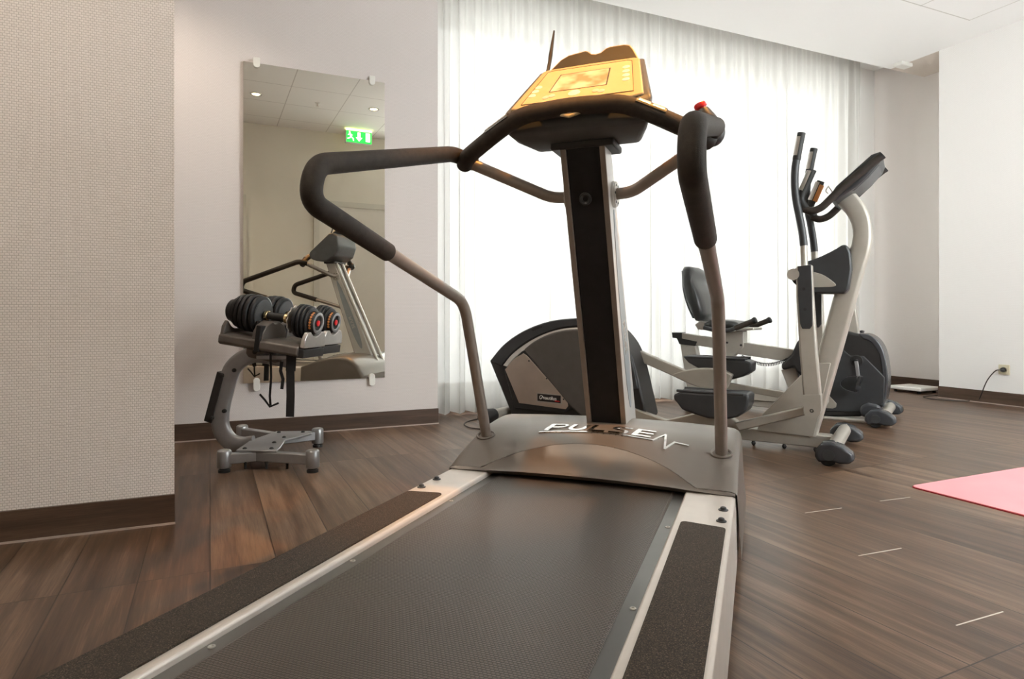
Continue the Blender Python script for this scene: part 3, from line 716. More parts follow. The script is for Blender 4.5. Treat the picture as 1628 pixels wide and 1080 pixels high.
MB().tube([at(868, 124, 2.09), an0, an1, an1.lerp(an2, .15), an1.lerp(an2, .5), an2], [.006, .006, .006, .0068, .0055, .003], 12).build('antenna', M['rubber'], console)
# emergency stop on the right rail's end
es = T(HS - .016, 1.868, 1.268)
st = MB().ball(es + TU * .012, .036, .98, .95, 1.1).build('stop_housing', M['charcoal'], tm)
eu = (ZX - TU * .10 - TV * .42).normalized()
MB().lathe(es + eu * .026, eu, [(0, .030), (.018, .026), (.040, .019), (.044, .017), (.045, .012)], 26).build('stop_collar', M['charcoal'], st)
MB().lathe(es + eu * .069, eu, [(0, .013), (.006, .013), (.007, .0175), (.016, .0175), (.020, .015), (.021, .002)], 26).build('stop_button', M['red'], st)

# ------------------------------------------------------------------ elliptical trainer
EF = Frame((1.76, 3.38), (.84, -.54), 1)
el = thing('elliptical_trainer', 'champagne elliptical trainer with long swing arms, nearest machine behind the treadmill', 'elliptical trainer', EF.p(-.9, 0, 0), math.atan2(-.54, .84))
def arcp(pts, n=5): return catmull([V((x, y, 0)) for x, y in pts], n)
def xy(vs): return [(v.x, v.y) for v in vs]
shroud = xy(arcp([(778, 574), (800, 548), (830, 527), (865, 513), (900, 507), (938, 507), (970, 519), (992, 541), (1006, 570), (1018, 618), (1028, 664)], 5)) + [(1020, 672), (818, 672)]
MB().slabf(EF, shroud, -.13, .085).build('flywheel_shroud', M['black'], el, bevel=.012)
ringo = xy(arcp([(779, 574), (801, 549), (831, 528), (866, 514), (900, 508), (938, 508), (968, 520), (990, 541), (1003, 570), (1014, 618)], 5))
ringi = xy(arcp([(797, 582), (813, 562), (841, 541), (872, 527), (902, 520), (934, 520), (958, 530), (976, 548), (988, 574), (999, 620)], 5))
rm = MB(); n = len(ringo); bo_ = [EF.px(x, y, .095) for x, y in ringo]; bi_ = [EF.px(x, y, .095) for x, y in ringi]
lo_, li_ = [p - EF.n * .03 for p in bo_], [p - EF.n * .03 for p in bi_]
rm.loft([[bo_[k], bi_[k], li_[k], lo_[k]] for k in range(n)])
rim_o = rm.build('shroud_rim', M['charcoal'], el, bevel=.004)
MB().slabf(EF, [(845, 524), (852, 520), (862, 518), (862, 521), (854, 524), (847, 527)], .09, .0965).build('grip_slot', M['rubber'], rim_o)
trim_i = xy(arcp([(800, 581), (815, 563), (842, 543), (872, 529), (902, 522), (934, 522), (957, 532)], 5))
trim_j = xy(arcp([(806, 583), (820, 567), (846, 548), (874, 535), (903, 528), (932, 528), (952, 537)], 5))
tr_ = MB(); a = [EF.px(x, y, .090) for x, y in trim_i]; b = [EF.px(x, y, .099) for x, y in trim_j]; c = [p - EF.n * .02 for p in a]; d = [p - EF.n * .02 for p in b]
tr_.loft([[a[k], b[k], d[k], c[k]] for k in range(len(a))]).build('bright_trim', M['silver'], el)
dome = xy(arcp([(832, 556), (850, 542), (876, 530), (905, 524), (934, 525), (957, 535), (974, 552), (985, 578), (996, 622), (1004, 660)], 5)) + [(925, 664), (905, 646)]
MB().slabf(EF, dome, .06, .108).build('flywheel_dome', M['dome'], el, bevel=.012, seg=3)
fin = [(801, 588), (829, 559), (836, 556), (842, 560), (908, 638), (908, 650), (897, 657), (818, 650)]
MB().slabf(EF, fin, .06, .102).build('plate_surround', M['black'], el, bevel=.005)
pl = xy(arcp([(803, 588), (816, 572), (832, 562)], 4)) + [(838, 566), (902, 639), (903, 646), (899, 651), (825, 641)]
plate = MB().slabf(EF, pl, .09, .1055).build('brushed_plate', M['plate'], el, bevel=.0015)
for x, y in ((841, 574), (869, 602), (896, 635)): MB().lathe(EF.px(x, y, .1055), EF.n, [(0, .006), (.002, .005), (.0025, .001)], 14).build('screw', M['charcoal'], plate)
MB().slabf(EF, [(853, 624.5), (893, 628), (893, 643), (853, 639)], .10, .1065).build('badge_frame', M['silver'], plate)
MB().slabf(EF, [(854.5, 626), (891.5, 629.4), (891.5, 641.4), (854.5, 637.4)], .10, .1073).build('badge', M['label'], plate)
ex = EF.px(891, 635.5, .108) - EF.px(855, 632, .108); ex.normalize(); ez = EF.n.cross(ex) * 1.0
ez = ez if ez.z > 0 else -ez
bt = MB().text('nautilus', EF.px(874, 633.6, .1076), ex, ez, EF.n, .034, .0004)
sw = [EF.px(860, 632.5, .1078) + ex * (.016 * math.cos(t_) * (1 - t_ / 9)) + ez * (.018 * math.sin(t_) * (1 - t_ / 9)) for t_ in [k * .35 for k in range(20)]]
bt.tube(sw, .0018, 6); bt.build('lettering', M['white'], plate)
MB().slabf(EF, [(882, 637.2), (889.5, 638), (889.5, 639.2), (882, 638.4)], .105, .1077).build('red_mark', M['red'], plate)
# rear foot with its rubber roll, seen left of the treadmill's rail
MB().tube([EF.p(-2.12, -.30, .055), EF.p(-2.12, .30, .055)], .035, 18).build('rear_stabilizer', M['champagne'], el)
for s in (-1, 1): MB().lathe(EF.p(-2.12, s * .19, .052), EF.n * s, [(0, .036), (.006, .046), (.06, .050), (.11, .050), (.13, .046), (.135, .02)], 26).build('roller', M['rubber'], el, bevel=.002)
# frame
MB().box(EF.p, (-2.05, -.035), (-.04, .04), (.028, .098)).build('main_beam', M['champagne'], el, bevel=.006)
for x, y in ((1198, 708), (1247, 713), (1297, 718)):
    p = EF.px(x, y, .03); p.z = 0
    MB().lathe(p, ZX, [(0, .004), (.010, .010), (.016, .013), (.03, .006)], 14).build('leveling_foot', M['rubber'], el)
gus = [(1206, 683), (1215, 657), (1275, 596), (1302, 576), (1323, 576), (1296, 692), (1286, 692)]
MB().slab(EF, gus, -.052, .052).build('gusset_plate', M['champagne'], el, bevel=.004)
ml = [(1287, 694), (1302, 557), (1327, 468)] + xy(arcp([(1350, 405), (1356, 380), (1355, 362), (1347, 343), (1331, 325)], 5))
mr_ = xy(arcp([(1357, 304), (1372, 321), (1382, 340), (1387, 366), (1385.5, 395), (1377, 424)], 5)) + [(1340, 557), (1300, 692)]
mL = [EF.px(x, y, 0) for x, y in ml]; mR = [EF.px(x, y, 0) for x, y in reversed(mr_)]
def resample(P, n):
    L = [0]
    for a, b in zip(P, P[1:]): L.append(L[-1] + (b - a).length)
    out = []
    for k in range(n):
        x = L[-1] * k / (n - 1); i = 0
        while i < len(L) - 2 and L[i + 1] < x: i += 1
        out.append(P[i].lerp(P[i + 1], (x - L[i]) / max(1e-9, L[i + 1] - L[i])))
    return out
mL, mR = resample(mL, 40), resample(mR, 40)
mast = MB()
rings = []
for a, b in zip(mL, mR):
    m_ = (a + b) / 2; h_ = (b - a) / 2; ring = []
    for k in range(20):
        an = 2 * PI * k / 20; cx, cy = math.cos(an), math.sin(an)
        e = .42; ring.append(m_ + h_ * (abs(cx) ** e * (1 if cx > 0 else -1)) + EF.n * .05 * (abs(cy) ** e * (1 if cy > 0 else -1)))
    rings.append(ring)
mast.loft(rings).build('mast', M['champagne'], el, ang=60)
# pivot shroud
ps = xy(arcp([(1284, 419), (1305, 412), (1328, 401), (1343, 392)], 4)) + [(1350, 393), (1355, 405), (1357, 430), (1352, 462), (1346, 468), (1296, 467), (1284, 460)]
piv = MB().slab(EF, ps, -.115, .115).build('pivot_shroud', M['charcoal'], el, bevel=.022, seg=4)
MB().slabf(EF, xy(arcp([(1292, 432), (1308, 437), (1322, 446), (1329, 453), (1324, 456), (1308, 457), (1292, 457)], 4)), .09, .118).build('side_inset', M['champagne'], piv, bevel=.003)
for s in (-1, 1): MB().lathe(EF.px(1276, 440, .12 * s), EF.n * s, [(-.04, .052), (.03, .052), (.034, .048), (.036, .01)], 30).build('pivot_hub', M['charcoal'], el)
MB().lathe(EF.px(1272, 440, -.01), EF.n, [(-.12, .030), (.24, .030)], 24).build('pivot_axle', M['silver'], el)
# swing arms
def swing(b, dx, name='swing_arm'):
    def E(x, y): return EF.px(x, y, .19) + EF.n * (b - .19)
    s = MB(); sl_ = [(1267, 424), (1292, 421), (1294, 470), (1300, 560), (1306, 630), (1278, 630), (1272, 560), (1267, 470)]
    pts = [E(x, y) for x, y in sl_]
    if dx: pts = [p + EF.u * dx * (.9 - p.z) for p in pts]
    a = MB().prism([p - EF.n * .03 for p in pts], EF.n * .06).build(name, M['champagne'], el, bevel=.010, seg=3)
    def Z(x, y, o=0):
        p = E(x, y) + EF.n * o
        return p + EF.u * dx * (.9 - p.z) if dx else p
    ins = [(1270, 424), (1291, 422), (1293, 470), (1293.5, 517), (1289, 523), (1277, 523), (1273.5, 515), (1270, 470)]
    i_ = MB().prism([Z(x, y, .024) for x, y in ins], EF.n * .010).build('arm_cover', M['charcoal'], a, bevel=.003)
    for x, y in ((1279.5, 460), (1281.5, 492)): MB().lathe(Z(x, y, .034), EF.n, [(0, .008), (.001, .008), (.0012, .001)], 14).build('bolt_hole', M['rubber'], a)
    MB().tube([Z(1279, 426), Z(1277.5, 385)], .0175, 16).build('metal_tube', M['champagne'], a)
    hp = [Z(x, y) for x, y in ((1278, 391), (1275.5, 370), (1271, 345), (1266, 320), (1263.5, 295), (1264, 270), (1266.5, 252))]
    MB().tube(catmull(hp, 5), .0195, 18).build('foam_grip', M['charcoal'], a)
    MB().tube([Z(1266.2, 255), Z(1270, 232), Z(1274.5, 211)], .0205, 20).build('sensor_grip', M['rubber'], a, bevel=.003)
    q0, q1 = Z(1267.5, 248), Z(1273, 218); ax = (q1 - q0).normalized(); ou = (-EF.u * .75 + EF.n * .66); ou = (ou - ax * ou.dot(ax)).normalized()
    pr = [(.0218 * math.cos(t_), .0218 * math.sin(t_)) for t_ in [math.radians(-55 + 110 * k / 8) for k in range(9)]]; pr += [(.019 * math.cos(t_), .019 * math.sin(t_)) for t_ in [math.radians(55 - 110 * k / 8) for k in range(9)]]
    MB().tube([q0, q1], 0, prof=pr, up=ou).build('sensor_plate', M['silver'], a)
    cv = [(1278, 627), (1306, 627), (1306.5, 655)] + [(1292.5 + 13.5 * math.cos(t_), 652 + 13.5 * math.sin(t_)) for t_ in [k * PI / 8 for k in range(0, 9)]]
    MB().prism([Z(x, y, -.036) for x, y in cv], EF.n * .072).build('clevis', M['champagne'], a, bevel=.004)
    MB().lathe(Z(1292, 652, .036), EF.n, [(-.07, .0095), (.0015, .0095), (.002, .006), (-.001, .005)], 16).build('pivot_bolt', M['rubber'], a)
    return Z
Zn = swing(.19, 0); Zf = swing(-.19, -.015)
# foot links, pedal arms, pedals
def pedal(b0, b1, pts, top, inset, link, leaf, lb):
    pd = MB().slabf(EF, pts, b0, b1).build('pedal', M['charcoal'], el, bevel=.012, seg=3)
    z = EF.px(*top, b1).z
    a0 = EF.px(*pts[0], b1); a1 = EF.px(*inset, b1); ua = (a0 - EF.o).dot(EF.u); ub = (a1 - EF.o).dot(EF.u)
    MB().box(EF.p, (ua + .03, ub - .03), (b0 + .02, b1 - .02), (z - .004, z + .004)).build('tread', M['rubber'], pd, bevel=.003)
    for bb in (b0 + .006, b1 - .006): MB().tube([EF.p(ua + .02, bb, z + .004), EF.p((ua + ub) / 2, bb, z + .003), EF.p(ub - .02, bb, z + .004)], .008, 10).build('rim', M['charcoal'], pd)
    return pd
near = [(1070, 628), (1082, 623), (1130, 626), (1188, 627), (1190, 632), (1189, 645), (1185, 655), (1172, 664), (1150, 668), (1125, 666), (1100, 658), (1084, 652), (1076, 641), (1071, 636)]
pedal(.115, .275, near, (1130, 626), (1188, 627), None, None, 0)
far = [(1084, 566), (1100, 567), (1140, 571), (1186, 574), (1194, 577), (1193, 592), (1182, 599), (1165, 604), (1150, 601), (1130, 594), (1108, 585), (1094, 577)]
pedal(-.275, -.115, far, (1140, 571), (1190, 575), None, None, 0)
MB().slab(EF, [(985, 541), (1002, 550), (1090, 589), (1070, 597), (985, 560)], -.125, -.075).build('foot_link', M['champagne'], el, bevel=.006)
MB().slab(EF, xy(arcp([(1068, 596), (1085, 590), (1115, 585), (1150, 587)], 4)) + [(1166, 596), (1156, 618), (1130, 622), (1098, 610)], -.135, -.07).build('pedal_arm', M['champagne'], el, bevel=.010)
MB().slab(EF, [(985, 640), (1060, 668), (1110, 656), (1160, 662), (1172, 668), (1180, 684), (1168, 690), (1085, 690), (985, 664)], .06, .115).build('foot_link', M['champagne'], el, bevel=.006)
MB().slab(EF, [(1168, 672), (1280, 646), (1292, 645), (1292, 659), (1279, 660.5), (1176, 685)], .135, .17).build('link_bar', M['champagne'], el, bevel=.006)
q = [Zf(1292, 652)]
lf0 = EF.px(1150, 612, -.15); lf1 = Zf(1292, 652)
MB().tube([lf0, lf1 - EF.n * .0], .02, 4, prof=[(-.02, -.015), (.02, -.015), (.02, .015), (-.02, .015)]).build('link_bar', M['champagne'], el, bevel=.005)
# front stabilizer and wheels
MB().tube([EF.p(0, -.30, .085), EF.p(0, .30, .085)], .034, 22).build('front_stabilizer', M['champagne'], el)
def pod(F, parent, a, b, sg, sc=1.0):
    m = MB()
    pf = [(-.075, .040), (-.072, .075), (-.045, .108), (-.005, .116), (.045, .100), (.085, .070), (.092, .042), (.07, .022), (.03, .018), (.0, .026), (-.03, .020), (-.06, .016)]
    m.loft([[F.p(a + x * sc * k, b + o * sc, .06 * sc + (z - .06) * sc * k) for x, z in pf] for o, k in ((-.045, .86), (-.034, 1), (.034, 1), (.045, .86))])
    w = m.build('wheel_pod', M['wheel'], parent, bevel=.010, seg=3)
    MB().lathe(F.p(a - .02 * sc, b - .030 * sc, .037 * sc), F.n, [(0, .032 * sc), (.004, .037 * sc), (.056 * sc, .037 * sc), (.06 * sc, .032 * sc)], 24).build('wheel', M['rubber'], w)
    MB().lathe(F.p(a - .015 * sc, b + .045 * sc * (1 if sg > 0 else -1), .055 * sc), F.n * sg, [(0, .026 * sc), (.002, .026 * sc), (.0025, .018 * sc), (.001, .001)], 22).build('hub_cap', M['charcoal'], w)
pod(EF, el, .0, .31, 1, 1.05); pod(EF, el, .0, -.31, 1, 1.05)
# console and fixed bars
cs = [(1322, 322), (1334, 304), (1388, 256), (1402, 251), (1406, 256), (1401, 268), (1382, 289), (1364, 306), (1345, 318), (1332, 328)]
ec = MB().slab(EF, cs, -.16, .16).build('console', M['charcoal'], el, bevel=.012, seg=3)
MB().slab(EF, [(1352, 312), (1363, 300), (1384, 283), (1400, 266), (1400, 270), (1383, 290), (1362, 309)], -.13, .13).build('console_back', M['bluegrey'], ec, bevel=.004)
for b in (-.17, .17):
    dy = 0 if b > 0 else 6
    bp = [EF.px(x, y, b) for x, y in ((1400, 249), (1365, 277), (1334, 303), (1316, 321), (1304, 331), (1290, 335.5), (1277, 332))]
    if b < 0: bp = [EF.px(x, y, .17) - EF.n * .34 for x, y in ((1400, 249), (1365, 277), (1334, 303), (1316, 321), (1304, 331), (1290, 335.5), (1277, 332))]
    g = MB().tube(catmull(bp, 5), .0195, 18).build('fixed_bar', M['foam'], el)
    gp = [bp[-1] + EF.u * .01, bp[-1] - EF.u * .012 + ZX * .05, bp[-1] + EF.u * .012 + ZX * .12, bp[-1] + EF.u * .045 + ZX * .20]
    MB().tube(catmull(gp, 4), .0205, 18).build('sensor_grip', M['rubber'], g, bevel=.002)
    ax = (gp[3] - gp[2]).normalized(); ou = (-EF.u * .8 + EF.n * .6); ou = (ou - ax * ou.dot(ax)).normalized()
    MB().tube([gp[2] - ax * .03, gp[3] - ax * .01], 0, prof=pr, up=ou).build('sensor_plate', M['silver'], g)
    if b < 0:
        ou = (EF.u * .9 + EF.n * .4); ou = (ou - ax * ou.dot(ax)).normalized()
        MB().tube([gp[2] - ax * .03, gp[3] - ax * .02], 0, prof=pr, up=ou).build('red_strip', M['orange'], g)
    MB().tube([bp[0], bp[0] + (bp[0] - bp[1]).normalized() * .012], .021, 18).build('end_cap', M['rubber'], g)
wr = MB()
for b in (-.06, .06):
    wr.tube(fillet([EF.px(1326, 309, b), EF.px(1317, 296, b), EF.px(1312, 304, b), EF.px(1317, 308, b)], .01, 4), .003, 8)
wr.tube([EF.px(1317, 296, -.06), EF.px(1317, 296, .06)], .003, 8).build('magazine_wire', M['silver'], ec)

# ------------------------------------------------------------------ recumbent bike
BF = Frame((2.6, 4.4), (.8125, -.583), 1)
bk = thing('recumbent_bike', 'black and silver recumbent exercise bike in front of the curtain, behind the elliptical', 'exercise bike', BF.p(-.6, 0, 0), math.atan2(-.583, .8125))
hb = [(1241, 580), (1258, 563), (1266, 545), (1276, 532), (1310, 522), (1347, 527)] + xy(arcp([(1363, 531), (1380, 532), (1395, 542), (1405, 560), (1410, 590), (1409, 618), (1403, 648)], 4)) + [(1385, 656), (1367, 663), (1300, 663), (1290, 640), (1275, 602), (1262, 585), (1243, 589)]
MB().slabf(BF, hb, -.12, .12).build('drive_housing', M['black'], bk, bevel=.018, seg=3)
h1 = xy(arcp([(1365, 531), (1380, 532), (1395, 542), (1405, 560), (1410.5, 590), (1411, 618), (1405, 648)], 4)); h2 = xy(arcp([(1372, 540), (1382, 543), (1390, 551), (1398, 566), (1402, 592), (1402, 618), (1397, 645)], 4))
rm = MB(); A = [BF.px(x, y, .125) for x, y in h1]; B_ = [BF.px(x, y, .125) for x, y in h2]; C_ = [p - BF.n * .25 for p in B_]; D_ = [p - BF.n * .25 for p in A]
rm.loft([[A[k], B_[k], C_[k], D_[k]] for k in range(len(A))]).build('front_highlight', M['wheel'], bk, bevel=.012, seg=3)  # paler edge piece stands in for the highlight along the housing rim
MB().slabf(BF, [(1312, 590), (1340, 556), (1352, 566), (1373, 566), (1407, 600), (1405, 640), (1368, 655), (1312, 655)], .11, .128).build('side_cover', M['charcoal'], bk, bevel=.006)
MB().slabf(BF, [(1310, 649), (1316, 627), (1330, 642), (1329, 648), (1324, 650)], .11, .133).build('side_bracket', M['champagne'], bk, bevel=.003)
MB().slab(BF, [(1244, 588), (1266, 582), (1285, 640), (1262, 632)], -.05, .05).build('seat_post', M['champagne'], bk, bevel=.004)
MB().slab(BF, [(1338, 430), (1353, 430), (1367, 534), (1347, 534)], -.035, .035).build('console_mast', M['champagne'], bk, bevel=.008)
# crank and pedal
for s in (-1, 1):
    hub = BF.px(1362, 574, .128) if s > 0 else BF.px(1362, 574, .128) - BF.n * .256
    cr = MB().lathe(hub, BF.n * s, [(-.01, .040), (.004, .040), (.006, .036), (.001, .034), (.002, .012), (.03, .012), (.031, .001)], 26).build('crank_hub', M['rubber'], bk)
    end = (BF.px(1366, 611, .16) - BF.px(1361, 576, .16)) * s
    MB().tube([hub + BF.n * s * .026, hub + BF.n * s * .03 + end], 0, prof=[(-.011, -.006), (.011, -.006), (.011, .006), (-.011, .006)], up=BF.u).build('crank_arm', M['steel'], cr, bevel=.002)
    pc = hub + BF.n * s * .085 + end
    f = lambda a, b, z: pc + BF.u * a + BF.n * b + ZX * z
    tilt = lambda a, b, z: pc + (BF.u * .25 + ZX * .97) * a + BF.n * b + (BF.u * .97 - ZX * .25) * z
    pd = MB().box(tilt, (-.055, .055), (-.045, .045), (-.010, .012)).build('pedal', M['rubber'], bk, bevel=.005)
    st = [tilt(.0, .048 , .0) + (-BF.u) * .105 * math.sin(PI * k / 14) + ZX * .055 * math.cos(PI * k / 14) for k in range(15)]
    MB().tube(st, 0, prof=[(-.012, -.002), (.012, -.002), (.012, .002), (-.012, .002)], up=BF.n).build('toe_strap', M['charcoal'], pd)
    MB().lathe(tilt(-.02, .045 * s, .012), BF.n * s, [(0, .016), (.012, .016), (.014, .001)], 16).build('pedal_cap', M['wheel'], pd)
# base
MB().box(BF.p, (-1.32, .0), (-.035, .035), (.035, .085)).build('base_beam', M['champagne'], bk, bevel=.006)
MB().tube([BF.p(-1.28, -.28, .05), BF.p(-1.28, .28, .05)], .036, 20).build('rear_stabilizer', M['champagne'], bk)
for s in (-1, 1): MB().lathe(BF.p(-1.28, .27 * s, .048), BF.n * s, [(0, .038), (.01, .044), (.06, .044), (.07, .036), (.071, .001)], 22).build('foot_cap', M['rubber'], bk)
MB().slab(BF, [(1150, 620), (1245, 626), (1262, 630), (1262, 642), (1245, 638), (1150, 633)], -.06, .06).build('lower_rail', M['champagne'], bk, bevel=.004)
MB().tube([BF.p(.02, -.27, .075), BF.p(.02, .27, .075)], .034, 20).build('front_stabilizer', M['champagne'], bk)
pod(BF, bk, .0, .29, 1, 1.1); pod(BF, bk, .0, -.29, 1, 1.1)
MB().slab(BF, [(1370, 650), (1372, 641), (1384, 637), (1398, 639), (1406, 646), (1404, 656), (1374, 660)], -.13, .16).build('foot_dome', M['wheel'], bk, bevel=.02, seg=3)
MB().tube([BF.px(1300, 664, .12), BF.px(1388, 671, .16)], .016, 14).build('side_tube', M['silver'], bk)
# rail and rear leg
MB().slab(BF, [(1073, 530), (1086, 529.5), (1129, 536), (1185, 545), (1240, 552.5), (1270, 557), (1270, 577), (1180, 563.5), (1129, 552), (1086, 546)], -.04, .04).build('seat_rail', M['champagne'], bk, bevel=.004)
MB().slab(BF, [(1071, 528.5), (1087, 529), (1087, 538), (1111, 543), (1108, 550), (1083, 547), (1079, 538), (1072, 537)], -.045, .045).build('rail_cap', M['black'], bk, bevel=.003)
MB().slab(BF, [(1084, 546), (1107, 549), (1131, 652), (1100, 652)], -.04, .04).build('rear_leg', M['champagne'], bk, bevel=.004)
# seat
MB().slab(BF, [(1150, 524), (1185, 527), (1185, 552), (1167, 567), (1160, 567), (1148, 556)], -.055, .055).build('seat_carriage', M['champagne'], bk, bevel=.004)
for x, y in ((1156, 545), (1178, 549)): MB().lathe(BF.px(x, y, .055), BF.n, [(0, .009), (.004, .008), (.005, .001)], 14).build('bolt', M['rubber'], bk)
bcp = xy(arcp([(1095, 430), (1099, 425), (1107, 426), (1111, 433), (1112, 445), (1116, 455), (1122, 467), (1127, 484), (1129, 500), (1124, 510), (1116, 511)], 4)) + xy(arcp([(1112, 503), (1104, 486), (1098, 464), (1095, 447)], 4))
bm_ = MB(); base = BF.poly(bcp, 0); cen = sum(base, V((0, 0, 0))) / len(base)
bm_.loft([[cen + (p - cen) * k + BF.n * b for p in base] for b, k in ((-.20, .55), (-.185, .82), (-.15, .97), (-.08, 1), (.08, 1), (.15, .97), (.185, .82), (.20, .55))]).build('back_cushion', M['vinyl'], bk, ang=60)
sp = MB(); pipe = [cen + (p - cen) * .84 + BF.n * .186 for p in base]
bd = BF.poly(xy(arcp([(1096, 432), (1098, 462), (1104, 485), (1113, 506)], 5)), .0)
MB().loft([[p - BF.u * .004 + BF.n * b for b in (-.15, -.07, .07, .15)] + [p - BF.u * .016 + BF.n * b for b in (.14, .06, -.06, -.14)] for p in bd]).build('back_shell', M['charcoal'], bk, bevel=.003)
sc2 = [(1128, 514), (1140, 508), (1160, 508.5), (1178, 511), (1186, 517), (1184, 523), (1150, 524), (1128, 521)]
base = BF.poly(sc2, 0); cen = sum(base, V((0, 0, 0))) / len(base)
MB().loft([[cen + (p - cen) * k + BF.n * b for p in base] for b, k in ((-.19, .6), (-.17, .9), (-.12, 1), (.12, 1), (.17, .9), (.19, .6))]).build('seat_cushion', M['vinyl'], bk, ang=60)
MB().slab(BF, [(1113, 516), (1122, 510), (1150, 521), (1205, 521), (1205, 525), (1150, 526), (1118, 524)], -.13, .13).build('seat_plate', M['silver'], bk, bevel=.004)
for s in (1, -1):
    gp = [BF.px(x, y, .22) - BF.n * (.44 if s < 0 else 0) for x, y in ((1119, 521), (1140, 526), (1160, 525.5), (1169, 522), (1184, 516.5), (1197, 511))]
    g = MB().tube(fillet(gp, .04, 5), .017, 16).build('side_handle', M['charcoal'], bk)
    MB().tube([gp[3], gp[5]], .021, 16).build('grip', M['foam'], g)
    MB().lathe(gp[5], (gp[5] - gp[4]), [(0, .024), (.02, .026), (.028, .02), (.03, .002)], 18).build('end_knob', M['rubber'], g)
    MB().tube([gp[3] - BF.n * s * 0 - ZX * .01, BF.px(1160, 526, .1) if s > 0 else BF.px(1160, 526, -.1)], .012, 10).build('handle_strut', M['silver'], g)
cc = []; c0 = BF.px(1180, 567, .05); c1 = BF.px(1256, 570, .05)
for k in range(420):
    u = k / 419; p = c0.lerp(c1, u) - ZX * .055 * math.sin(PI * u); a = 2 * PI * 30 * u
    cc.append(p + BF.n * .011 * math.cos(a) + ZX * .011 * math.sin(a))
MB().tube(cc, .0032, 5).build('coiled_cord', M['rubber'], bk)

# ------------------------------------------------------------------ dumbbell stand with two adjustable dumbbells
SF = Frame((-1.2, 3.28), (1, 0), 1)
sd_ = thing('dumbbell_stand', 'grey steel C-shaped dumbbell stand in front of the mirror', 'dumbbell stand', SF.p(0, 0, 0), 0)
FL_, FR_, BR_, BL_ = V((-1.368, 2.99, 0)), V((-.948, 2.99, 0)), V((-1.10, 3.56, 0)), V((-1.57, 3.66, 0))
cpl = V((-1.25, 3.27, 0))
col_px = [(404, 706), (384, 708), (366, 702), (353, 684), (350, 662), (355, 632), (364, 600), (372, 583), (386, 571), (405, 564), (428, 566), (462, 573)]
cen_ = [SF.px(x, y, 0) for x, y in col_px]
sp_ = catmull(cen_, 6)
pr_ = [(.024 * (abs(math.cos(a)) ** .5) * (1 if math.cos(a) > 0 else -1), .043 * (abs(math.sin(a)) ** .5) * (1 if math.sin(a) > 0 else -1)) for a in [2 * PI * k / 20 for k in range(20)]]
colm = MB().tube(sp_, 0, prof=pr_, up=SF.n).build('column', M['steel'], sd_, ang=50)
a0, a1 = SF.px(349.5, 588, .0), SF.px(331, 672, .0)
MB().slab(SF, [(349, 590), (360, 594), (340, 672), (328, 668)], -.03, .03).build('column_pad', M['black'], colm, bevel=.003)
for x, y, o in ((372, 589, .028), (356, 654, .028), (352, 598, .032), (336, 665, .032)):
    MB().lathe(SF.px(x, y, o), SF.n, [(-.01, .011), (.003, .010), (.005, .006), (.0055, .001)], 16).build('bolt', M['rubber'], colm)
def leg(p, q, z=.062):
    d = (q - p).normalized(); pr2 = [(-.024, -.022), (.024, -.022), (.024, .022), (-.024, .022)]
    l = MB().tube([p + ZX * z, q + ZX * z], 0, prof=pr2, up=ZX).build('leg', M['steel'], sd_, bevel=.005)
    return l
def post(p, par):
    c = MB().lathe(p + ZX * .022, ZX, [(0, .030), (.003, .032), (.076, .032), (.082, .028), (.084, .024)], 28).build('leg_post', M['steel'], par)
    MB().lathe(p, ZX, [(0, .027), (.012, .027), (.014, .022), (.024, .022)], 24).build('rubber_foot', M['rubber'], par)
    MB().lathe(p + ZX * .1062, ZX, [(0, .020), (.001, .020), (.0012, .001)], 20).build('post_cap', M['silver'], par)
jl, jr = cpl + V((-.0, -.14, 0)), cpl + V((0, .13, 0))
l1 = leg(FL_, V((-1.2, 3.08, 0))); post(FL_, l1)
l2 = leg(V((-1.24, 3.06, 0)), FR_); post(FR_, l2)
l3 = leg(V((-1.26, 3.44, 0)), BR_, .066); post(BR_, l3)
l4 = leg(BL_, V((-1.24, 3.46, 0)), .066); post(BL_, l4)
MB().prism([V(p) for p in ((-1.33, 3.03, .086), (-1.13, 3.02, .086), (-1.14, 3.10, .086), (-1.18, 3.27, .086), (-1.10, 3.46, .086), (-1.13, 3.53, .086), (-1.32, 3.52, .086), (-1.36, 3.27, .086))], ZX * .010).build('base_plate', M['steel'], sd_, bevel=.003)
MB().box(lambda x, y, z: V((x, y, z)), (-1.36, -1.30), (3.24, 3.32), (.05, .088)).build('base_lug', M['steel'], sd_, bevel=.006)
for x, y in ((-1.30, 3.06), (-1.17, 3.06), (-1.29, 3.48), (-1.16, 3.49), (-1.21, 3.2), (-1.21, 3.34)):
    MB().lathe(V((x, y, .095)), ZX, [(0, .011), (.005, .010), (.008, .006), (.0085, .001)], 14).build('bolt', M['rubber'], sd_)
for x in (-1.28, -1.18, -1.08): MB().lathe(V((x, 3.02, .008)), ZX, [(0, .006), (.02, .006), (.034, .008)], 12).build('underside_bolt', M['rubber'], sd_)
MB().box(lambda x, y, z: V((x, y, z)), (-1.27, -1.10), (3.12, 3.44), (.525, .548)).build('cross_plate', M['steel'], sd_, bevel=.004)
MB().slab(SF, [(399, 552), (449, 562), (450, 575), (444, 576), (402, 567), (398, 561)], -.06, .06).build('mount_bracket', M['tray'], sd_, bevel=.006)
for x, y in ((405, 560), (439, 567)): MB().lathe(SF.px(x, y, .06), SF.n, [(0, .012), (.004, .011), (.006, .001)], 16).build('bolt', M['rubber'], sd_)
TILT = math.radians(8.0); YW = math.radians(-11); DH = V((math.cos(YW), math.sin(YW), 0)); DY = V((-math.sin(YW), math.cos(YW), 0))
DX = (DH * math.cos(TILT) - ZX * math.sin(TILT)); DZ = (DH * math.sin(TILT) + ZX * math.cos(TILT))
